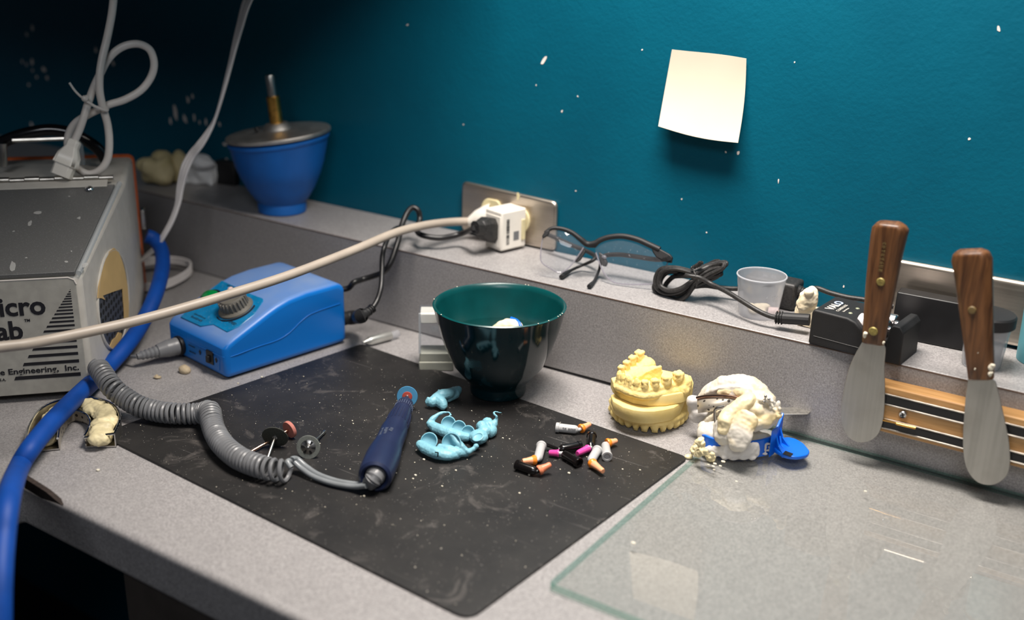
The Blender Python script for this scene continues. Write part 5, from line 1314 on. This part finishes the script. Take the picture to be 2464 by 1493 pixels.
text('lettering', 'CORDLESS', cpn(.0190, .0085, .0302), cy_, -cx_, .0036, M['white'], ch, spacing=1.25)
marks('print', cpn(.0228, .0110, .0301), cy_, -cx_, 8, .0015, .0016, M['white'], ch, 31)
obj('status_lamp', MB().ell(cpn(.0275, .013, .0296), (.0017, .0017, .0007), sub=2), M['led'], ch)
obj('status_lamp', MB().ell(cpn(.0275, .028, .0296), (.0017, .0017, .0007), sub=2), M['led'], ch)
for nm, yv, lab in [('front', .0145, 'white sleeved battery in the front slot of the black charger'), ('back', .0315, 'white sleeved battery in the rear slot of the black charger')]:
    bt = thing('battery', cpn(.05, yv, .010), lab, 'battery', 'batteries in the charger')
    bo = cpn(.0350, yv, .0230)
    obj('sleeve', MB().lathe([(0, 0), (.0070, 0), (.0080, .0008), (.0081, .0160), (0, .0160)], bo, cx_, 28), M['batwhite'], bt, smooth=30)
    obj('can', MB().lathe([(0, .0160), (.0078, .0160), (.0078, .0240), (.0070, .0250), (0, .0250)], bo, cx_, 28), M['silver'], bt, smooth=30)
    obj('terminal', MB().lathe([(0, .0250), (.003, .0250), (.003, .0262), (0, .0262)], bo, cx_, 16), M['silver'], bt)
    if nm == 'back': marks('print', bo+cx_*.002+UP*.0080+cy_*-.003, cx_, cy_, 6, .0020, .0030, M['ink'], bt, 33)

# ================================================================== MEASURING CUP, DIE, BOXES AT THE RIGHT
CC = V((-.3175, .8790, H+.0004))
mc = thing('measuring_cup', CC, 'small frosted plastic measuring cup on the ledge with plaster bits inside', 'cup')
MH = .0365
obj('wall', MB().lathe([(0, 0), (.0168, 0), (.0172, .0006), (.0216, MH), (.0209, MH), (.0166, .0016), (0, .0016)], CC, n=56), M['frost'], mc, smooth=40)
obj('rim', MB().lathe([(.0209, MH-.0004), (.0219, MH-.0008), (.0222, MH), (.0217, MH+.0007), (.0209, MH+.0005), (.0209, MH-.0004)], CC, n=56), M['frostring'], mc)
def oncup(ang, z):
    r = .0170+(.0216-.0170)*z/MH; d = V((math.sin(ang), -math.cos(ang), 0)); return CC+d*(r+.00012)+UP*z, V((math.cos(ang), math.sin(ang), 0)), d
for body, a0, z in [('2 TBS', .62, .0215), ('1 TBS', .62, .0180)]:
    for i, chh in enumerate(body):
        if chh == ' ': continue
        q, tx, nx = oncup(a0-.42+i*.135+.42, z)
        text('graduation', chh, q, tx, UP, .0034, M['frostring'], mc)
for i, chh in enumerate('30 mL'):
    if chh == ' ': continue
    q, tx, nx = oncup(PI-.30+i*.14, .0285); text('graduation', chh, q, tx, UP, .0040, M['frostring'], mc)
obj('graduation_line', MB().box(oncup(-.42, .012)[0], oncup(-.42, .012)[1]*.0005, oncup(-.42, .012)[2]*.0002, UP*.006), M['frostring'], mc)
m = MB()
for dx, dy, dz, r_ in [(0, -.002, .0052, .0058), (.005, .002, .0066, .0050), (-.006, -.001, .0052, .0048), (.002, .005, .0060, .0050), (-.002, -.006, .0036, .0042), (.006, -.004, .0040, .0034)]:
    m.ell(CC+V((dx, dy, dz)), (r_, r_*.8, r_*.8), sub=2)
tag(sculpt('plaster_crumbs', m, M['creamp'], None, .0008, .0012, 220, 1, loc=CC+UP*.002, floor=H+.0026), 'cream plaster bits inside the frosted measuring cup', 'plaster')
tag(obj('pink_cap', MB().lathe([(0, 0), (.0044, 0), (.0046, .0008), (.0042, .0086), (0, .0092)], CC+V((.0095, .0005, .0036)), (.9, .25, .12), 20), M['pinkish'], loc=CC+V((.0105, .0015, .002))), 'pale pink cap beside the plaster bits in the frosted cup', 'cap')
dq = zp(1941, 782, H); m = MB()
m.ell(zp(1940,752,H+.008), (.0105, .010, .0120)); m.ell(zp(1945,722,H+.024), (.0085, .0085, .0115)); m.ell(zp(1951,716,H+.026), (.0070, .006, .0105)); m.ell(zp(1935,734,H+.019), (.0070, .008, .0070)); m.ell(zp(1945,705,H+.032), (.0045, .005, .0040))
m.box(zp(1920,784,H)+V((-.001, -.001, .0004)), (.021, 0, 0), (0, .016, 0), (0, 0, .014))
tag(sculpt('stone_die', m, M['creamp'], None, .0009, .0012, 170, 2, loc=dq, floor=H+.0003, amp2=.0004, freq2=500), 'cream plaster tooth die behind the black charger plug', 'plaster die')
# right hand outlet plate, black box, jar, turquoise cup
q = [V((-.2290, W-.0005, .0905)), V((-.085, W-.0005, .0905)), V((-.085, W-.0005, .1462)), V((-.2290, W-.0005, .1462))]
orp = thing('outlet_plate', V((-.15, W, .118)), 'brushed steel plate on the wall behind the two spatulas', 'outlet')
obj('cover_plate', MB().prism(roundpoly(q, .006), (0, -.007, 0)), M['plate'], orp, bevel=.0045, seg=5)
k0 = zp(2204, 823, H+.0004)
tag(obj('black_box', MB().box(k0-V((.022, 0, 0)), (.0590, .002, 0), (-.001, .016, 0), (0, .004, .0385)), M['black'], loc=k0, bevel=.0012), 'plain black box leaning against the steel plate behind the two spatulas', 'box')
JC = zp(2360, 879, H+.0004)
jr = thing('jar', JC, 'small frosted jar with a black screw lid behind the right spatula', 'jar')
obj('body', MB().lathe([(0, 0), (.0138, 0), (.0145, .0008), (.0172, .0345), (.0160, .0360), (.0150, .0345), (.0128, .0020), (0, .0020)], JC, n=40), M['frost'], jr)
obj('lid', MB().lathe([(0, .0345), (.0192, .0345), (.0199, .0352), (.0199, .0430), (.0188, .0445), (0, .0448)], JC, n=40), M['blackmat'], jr, smooth=30)
TC = zp(2449, 868, H+.0004)+V((cr.x, cr.y, 0)).normalized()*.0205
tc_ = thing('turquoise_cup', TC, 'pale turquoise plastic cup at the right edge of the ledge', 'cup')
tr0 = .0200
obj('cup_wall', MB().lathe([(0, 0), (tr0, 0), (tr0*1.01, .0008), (tr0*1.09, .080), (tr0*1.05, .080), (tr0*.96, .002), (0, .002)], TC, n=56), M['cupblue'], tc_)
obj('rolled_rim', MB().tube([TC+V((tr0*1.09*math.cos(a), tr0*1.09*math.sin(a), .080)) for a in [2*PI*i/56 for i in range(57)]], .0016, 8, caps=False), M['cupblue'], tc_)

# ================================================================== MAGNET STRIP AND SPATULAS
YS = L-.0180
def zs(y, yy=YS): return yp(2129, y, yy).z
st = thing('magnetic_strip', V((-.05, L, .06)), 'wooden magnetic tool strip screwed to the front of the ledge', 'tool rack')
xs0, xs1 = -.2010, .16
ztop = .0735; zb0 = .0345
obj('wood_rail', MB().box((xs0, YS, zb0), (xs1-xs0, 0, 0), (0, L-YS-.0004, 0), (0, 0, ztop-zb0)), M['oak'], st, bevel=.0010, seg=2)
for z0_, z1_ in [(.0598, .0668), (.0392, .0455)]:
    obj('magnet_bar', MB().box((xs0+.004, YS-.0012, z0_), (xs1-xs0-.008, 0, 0), (0, .002, 0), (0, 0, z1_-z0_)), M['black'], st, bevel=.0003)
for z_ in (.0676, .0590, .0466, .0385):
    obj('metal_edge', MB().box((xs0+.004, YS-.0016, z_-.0005), (xs1-xs0-.008, 0, 0), (0, .002, 0), (0, 0, .0011)), M['hinge'], st, bevel=.0003)
sp0 = yp(2173, 998, YS-.0005)
scw = obj('screw', MB().lathe([(0, .0012), (.0010, .0012), (.0026, .0016), (.0034, .0006), (.0036, 0)], sp0, (0, -1, 0), 24), M['chrome'], st)
m = MB()
for a in (.4, .4+PI/2): m.box(sp0+V((-.0020*math.cos(a)-.0004*math.sin(a), -.0016, -.0020*math.sin(a)+.0004*math.cos(a))), V((.0040*math.cos(a), 0, .0040*math.sin(a))), V((0, .0006, 0)), V((.0008*math.sin(a), 0, -.0008*math.cos(a))))
obj('cross_slot', m, M['black'], scw, smooth=0)
tag(obj('drill_bit', MB().tube([yp(2124,1012,YS-.0030), yp(2155,1019,YS-.0030), yp(2157,1020,YS-.0030)], [.0005, .0006, .0010], 8).tube([yp(2157,1020,YS-.0030), yp(2203,1031,YS-.0030)], .0011, 10), M['brass'], loc=yp(2157, 1020, YS)), 'tiny brass shanked bit clinging to the lower magnet bar', 'bit')
def spatula(label, bl, hl, hr, top, rivets, stamp, chip_px, yv):
    """bl: blade outline; hl/hr: left and right handle edges from neck to top"""
    y0_ = yv
    t = thing('spatula', yp(*top, y0_), label, 'spatula', 'plaster spatulas on the magnet strip')
    pb_ = crom([yp(x, y, y0_) for x, y in bl], 5)
    obj('blade', MB().prism(pb_, (0, -.0011, 0)), M['blade'], t, bevel=.0003, seg=1)
    rings = []; th = .0068; n = len(hl)
    for i, (a, b_) in enumerate(zip(hl, hr)):
        A_, B_ = yp(*a, y0_-.001), yp(*b_, y0_-.001); f_ = i/(n-1)
        k = interp([(0, .60), (.15, .78), (.5, .95), (.80, 1.0), (.90, .95), (.96, .75), (1, .35)], f_)
        c_ = (A_+B_)*.5; hx_ = (B_-A_)*.5; dy = V((0, th*k, 0))
        ring = []
        for sx, sy in [(-1, -.45), (-.62, -1), (.62, -1), (1, -.45), (1, .45), (.62, 1), (-.62, 1), (-1, .45)]: ring.append(c_+hx_*sx+dy*sy)
        rings.append(ring)
    h_ = obj('handle', MB().loft(rings), M['walnut'], t, bevel=.0014, seg=2, smooth=30)
    for (x, y, r_), f_ in rivets:
        q = yp(x, y, y0_-.001-th*f_-.0002); obj('rivet', MB().lathe([(0, .0008), (r_*.8, .0007), (r_, 0), (r_, -.004), (0, -.004)], q, (0, -1, 0), 20), M['brassdull' if stamp else 'stampink'], t)
    if stamp:
        (x, y), (x2, y2), body = stamp; a, c_ = yp(x, y, y0_-.001-th*1.00-.0003), yp(x2, y2, y0_-.001-th*1.00-.0003)
        marks('stamp', a, c_-a, V((-1, 0, 0)), body, (c_-a).length/body, .0034, M['stampink'], h_, 41)
    for j, (x, y, r_) in enumerate(chip_px):
        mm = MB(); q = yp(x, y, y0_-.001-th*.75); mm.ell(q, (r_*.8, r_*.5, r_*1.3)); mm.ell(q+V((r_*.4, 0, r_*.6)), r_*.6)
        sculpt('plaster_spot', mm, M['crumb'], t, r_*.2, r_*.25, 400, 1)
    return t
YB = YS-.0024
spatula('brown handled spatula with two bright brass rivets, left one on the magnet strip',
        [(2076,822),(2104,827),(2130,832),(2129,880),(2130,940),(2127,1000),(2116,1040),(2095,1060),(2066,1064),(2042,1050),(2027,1020),(2025,980),(2033,930),(2046,880),(2062,845)],
        [(2074,824),(2076,800),(2080,740),(2085,670),(2091,610),(2096,565),(2100,545),(2108,536),(2118,531)],
        [(2129,832),(2133,805),(2146,740),(2160,670),(2173,610),(2183,570),(2187,556),(2180,544),(2166,534)],
        (2143, 531), [((2119, 679, .0033), .92), ((2101, 798, .0036), .76)], ((2124, 655), (2134, 580), 8), [(2081, 806, .0022), (2126, 826, .0012)], YB)
spatula('brown handled spatula with plaster stuck near its neck, right one on the magnet strip',
        [(2330,912),(2360,914),(2392,914),(2402,940),(2416,1000),(2428,1060),(2431,1110),(2424,1142),(2402,1162),(2378,1167),(2350,1158),(2328,1130),(2319,1090),(2318,1040),(2322,980),(2325,940)],
        [(2330,913),(2326,880),(2320,830),(2310,760),(2302,700),(2295,650),(2290,628),(2294,610),(2310,600)],
        [(2392,913),(2393,880),(2391,830),(2391,760),(2390,700),(2389,650),(2388,622),(2380,606),(2362,598)],
        (2338, 597), [((2339, 747, .0030), .96)], None, [(2385, 885, .0026), (2383, 900, .0020), (2353, 850, .0008), (2346, 889, .0008)], YB-.0010)

# ================================================================== HANGING CORDS (from the cabinet's underside)
CZ_ = .50
hw = thing('hanging_power_cord', tp(220, 418, 1.15), 'white power cord with a tied loop hanging over the dust box', 'cord')
T0 = 1.150
hp1 = [(283,-130,T0),(277,-50,T0),(273,0,T0),(268,40,T0),(258,90,T0),(246,140,T0-.002),(240,180,T0-.004),(240,220,T0-.004),(248,260,T0-.002),(259,300,T0),(263,345,T0),(258,385,T0+.002),(240,410,T0+.004),(215,419,T0+.006),(190,408,T0+.008),(172,385,T0+.010),(163,350,T0+.010),(166,322,T0+.010),(180,298,T0+.008),(205,280,T0+.006),(232,266,T0+.006),(262,252,T0+.006),(300,240,T0+.006),(338,218,T0+.006),(362,188,T0+.006),(371,155,T0+.006),(362,122,T0+.006),(338,107,T0+.006),(308,108,T0+.006),(280,122,T0+.006),(258,146,T0+.007),(243,174,T0+.007),(228,205,T0+.005),(214,242,T0-.002),(204,275,T0-.004),(192,310,T0-.004),(180,338,T0-.004)]
hq = crom([V((tp(*hp1[0]).x+.004, tp(*hp1[0]).y, CZ_-.001))]+[tp(*q) for q in hp1], 6)
obj('cable', MB().tube(hq, .00370, 14), M['whitecable'], hw)
p0, p1 = tp(181,336,T0-.004), tp(166,378,T0-.002); p2_ = tp(154,425,T0+.001)
def plugbox(stations):
    rings = []
    for q, wv_, w_, dv, d_ in stations: rings.append([q+wv_*w_*sx+dv*d_*sy for sx, sy in [(-1, -.5), (-.7, -1), (.7, -1), (1, -.5), (1, .5), (.7, 1), (-.7, 1), (-1, .5)]])
    return MB().loft(rings)
ax1 = (tp(146,425,T0)-tp(181,336,T0)).normalized(); wv_ = (cr-ax1*cr.dot(ax1)).normalized(); dv = ax1.cross(wv_)
ps_ = tp(181,337,T0-.004); LN = (tp(150,425,T0)-tp(181,337,T0)).length
obj('plug', plugbox([(ps_+ax1*(LN*f_), wv_, w_, dv, d_) for f_, w_, d_ in [(0, .0042, .0042), (.05, .0062, .0052), (.17, .0062, .0052), (.20, .0060, .0052), (.42, .0105, .0075), (.68, .0118, .0082), (.70, .0118, .0082)]]), M['white'], hw, bevel=.0008, seg=2, smooth=30)
obj('plug_nose', plugbox([(ps_+ax1*(LN*f_), wv_, w_, dv, d_) for f_, w_, d_ in [(.68, .0098, .0068), (1.0, .0098, .0068)]]), M['white'], hw, bevel=.0005, seg=2, smooth=30)
m = MB()
for f_ in (.085, .135):
    for sx in (-.75, .35): m.box(ps_+ax1*(LN*f_)+wv_*(.0062*sx)-dv*.0054, wv_*.0026, dv*.0006, ax1*.0011)
obj('relief_slots', m, M['greyplug'], hw, smooth=0)
m = MB()
for i in range(7): m.box(ps_+ax1*(LN*(.47+i*.028))-wv_*.0045-dv*.0084, wv_*.0085, dv*.0005, ax1*.0007)
obj('grip_lines', m, M['white'], hw, smooth=0)
tie = crom([tp(167,199,T0-.012), tp(180,218,T0-.012), tp(196,234,T0-.012), tp(202,236,T0-.012)], 5)
m = MB().tube(tie, .0011, 7)
m.tube(crom([tp(202,236,T0-.012), tp(208,232,T0-.014), tp(208,240,T0-.015), tp(200,240,T0-.013), tp(212,246,T0-.013), tp(228,256,T0-.013), tp(245,263,T0-.012), tp(258,266,T0-.008), tp(257,258,T0-.002)], 6), .0014, 8)
m.ell(tp(203,237,T0-.013), .0030, sub=2)
obj('twist_tie', m, M['whitecable'], hw)

fw = thing('flat_wire', tp(430, 440, 1.26), 'flat white triple wire hanging down the wall and coiled behind the dust box', 'cord')
f1 = [(640,-130,1.22),(618,-50,1.22),(592,10,1.22),(578,60,1.225),(565,110,1.225),(553,160,1.23),(536,225,1.23),(518,285,1.24),(500,320,1.24),(480,350,1.24),(460,375,1.245),(444,408,1.245),(434,450,1.25),(428,490,1.25),(414,530,1.25),(395,565,1.252),(375,595,1.26),(350,618,1.275),(330,632,1.29)]
fq_ = crom([V((tp(*f1[0]).x+.008, tp(*f1[0]).y, CZ_-.001))]+[tp(*q) for q in f1], 6); nf = len(fq_)
for k in (-1, 0, 1):
    pts = []
    for i, q in enumerate(fq_):
        d = (fq_[min(i+1, nf-1)]-fq_[max(i-1, 0)]).normalized(); tw = interp([(0, .25), (.25, .9), (.42, 1.25), (.52, .5), (.62, .2), (.75, .9), (1, .9)], i/(nf-1))
        sx = d.cross(cf).normalized(); pts.append(q+(sx*math.cos(tw)+d.cross(sx)*math.sin(tw))*(k*.0036*interp([(0, 1.7), (.2, 1.5), (.4, 1), (1, 1)], i/(nf-1))))
    obj('strand', MB().tube(pts, .00165, 8), M['whitewire'], fw)
lq_ = crom([zp(344,632,.016), zp(380,627,.016), zp(425,628,.014), zp(456,637,.012), zp(455,655,.010), zp(425,675,.009), zp(385,690,.008), zp(350,692,.008)], 8)
for k in range(3): obj('coiled_strand', MB().tube([q+V((0, 0, -.003+k*.0034)) for q in lq_], .0017, 8), M['whitewire'], fw)

# ================================================================== LOOSE DUST ON THE MAT
rnd = random.Random(11); m = MB(); nD = 0
mp0, mpx, mpy = pm[3], pm[2]-pm[3], pm[0]-pm[3]
while nD < 420:
    u, v = rnd.random(), rnd.random()
    q = mp0+mpx*u+mpy*v
    if rnd.random() > .35+.65*math.exp(-((u-.55)**2+(v-.45)**2)/.08): continue
    r_ = .00015*(1+2.6*rnd.random()**5); m.ell(V((q.x, q.y, ZM+r_*.5)), (r_*rnd.uniform(.7, 1.5), r_, r_*.6), Matrix.Rotation(rnd.random()*6, 3, 'Z'), 1); nD += 1
for x, y, r_ in [(1369,1141,.0013),(1273,1145,.0009),(1348,1131,.0006),(1498,1131,.0008),(1540,1133,.0009),(1412,1101,.0006),(1015,1011,.0012),(1020,1108,.0012),(1097,1134,.0010),(1064,1172,.0009),(1000,1146,.0012),(994,1154,.0009),(876,1196,.0011),(1250,1189,.0010),(953,1140,.0008),(848,1014,.0008),(850,1021,.0008),(924,963,.0008),(1135,990,.0007),(1210,1056,.0009),(1226,1058,.0008),(1140,1015,.0007)]:
    q = zp(x, y, ZM); m.ell(q+UP*r_*.5, (r_*1.1, r_*.8, r_*.7), sub=1)
for x, y, r_ in [(1720,1118,.0016),(1716,1124,.0013),(1733,1123,.0013),(1740,1113,.0018),(1718,1132,.0011),(1704,1120,.0012),(1524,1309,.0016),(1781,1099,.0016),(2082,1184,.0012),(1772,1160,.0010)]:
    q = zp(x, y, GZ); m.ell(q+UP*r_*.35, (r_*1.2, r_*.8, r_*.5), sub=1)
for x, y, r_ in [(236,1134,.0016),(954,785,.0013),(630,909,.0013),(573,924,.0010)]:
    q = zp(x, y, 0); m.ell(q+UP*r_*.5, (r_*1.2, r_*.9, r_*.6), sub=1)
tag(obj('plaster_dust', m, M['crumb'], loc=(-.5, .6, 0)), 'pale plaster grit scattered over the black mat and the glass', 'dust', kind='stuff')

# ================================================================== SHADE CABINET, LAMP AND FILL LIGHT
CE, CZ = -.62, .50     # right edge and underside of the added cabinet, set for its shadow
obj('carcass', MB().box((-2.2, .50, CZ), (2.2+CE, 0, 0), (0, W-.50-.001, 0), (0, 0, .75)), M['cabgrey'], wc, bevel=.002)
obj('door', MB().box((-1.42, .481, CZ+.003), (1.42+CE-.003, 0, 0), (0, .018, 0), (0, 0, .744)), M['cabgrey'], wc, bevel=.002)
obj('door', MB().box((-2.2, .481, CZ+.003), (.777, 0, 0), (0, .018, 0), (0, 0, .744)), M['cabgrey'], wc, bevel=.002)

def area(name, loc, look, sx, sy, power, col, spread=180):
    l = bpy.data.lights.new(name, 'AREA'); l.shape = 'RECTANGLE'; l.size = sx; l.size_y = sy; l.energy = power; l.color = col; l.spread = math.radians(spread)
    o = bpy.data.objects.new(name, l); COL.objects.link(o); o.location = loc
    o.rotation_euler = (V(look)-V(loc)).to_track_quat('-Z', 'Y').to_euler(); return o
area('bench_lamp', (-.36, .67, .88), (-.34, .77, 0), .50, .22, 11.2, (1, .925, .85), 135)
area('room_fill_light', (.9, -1.5, 2.0), (-.2, .8, 0), 1.2, .6, 20, (.92, .95, 1))  # added fill from behind the camera to lift the front faces, no known fixture

w = bpy.data.worlds.new('world'); S.world = w; w.use_nodes = True
w.node_tree.nodes['Background'].inputs[0].default_value = (.55, .62, .75, 1)
w.node_tree.nodes['Background'].inputs[1].default_value = .045
S.view_settings.view_transform = 'Standard'; S.view_settings.look = 'None'
S.view_settings.gamma = 1; S.view_settings.exposure = 0.0; S.view_settings.use_curve_mapping = False
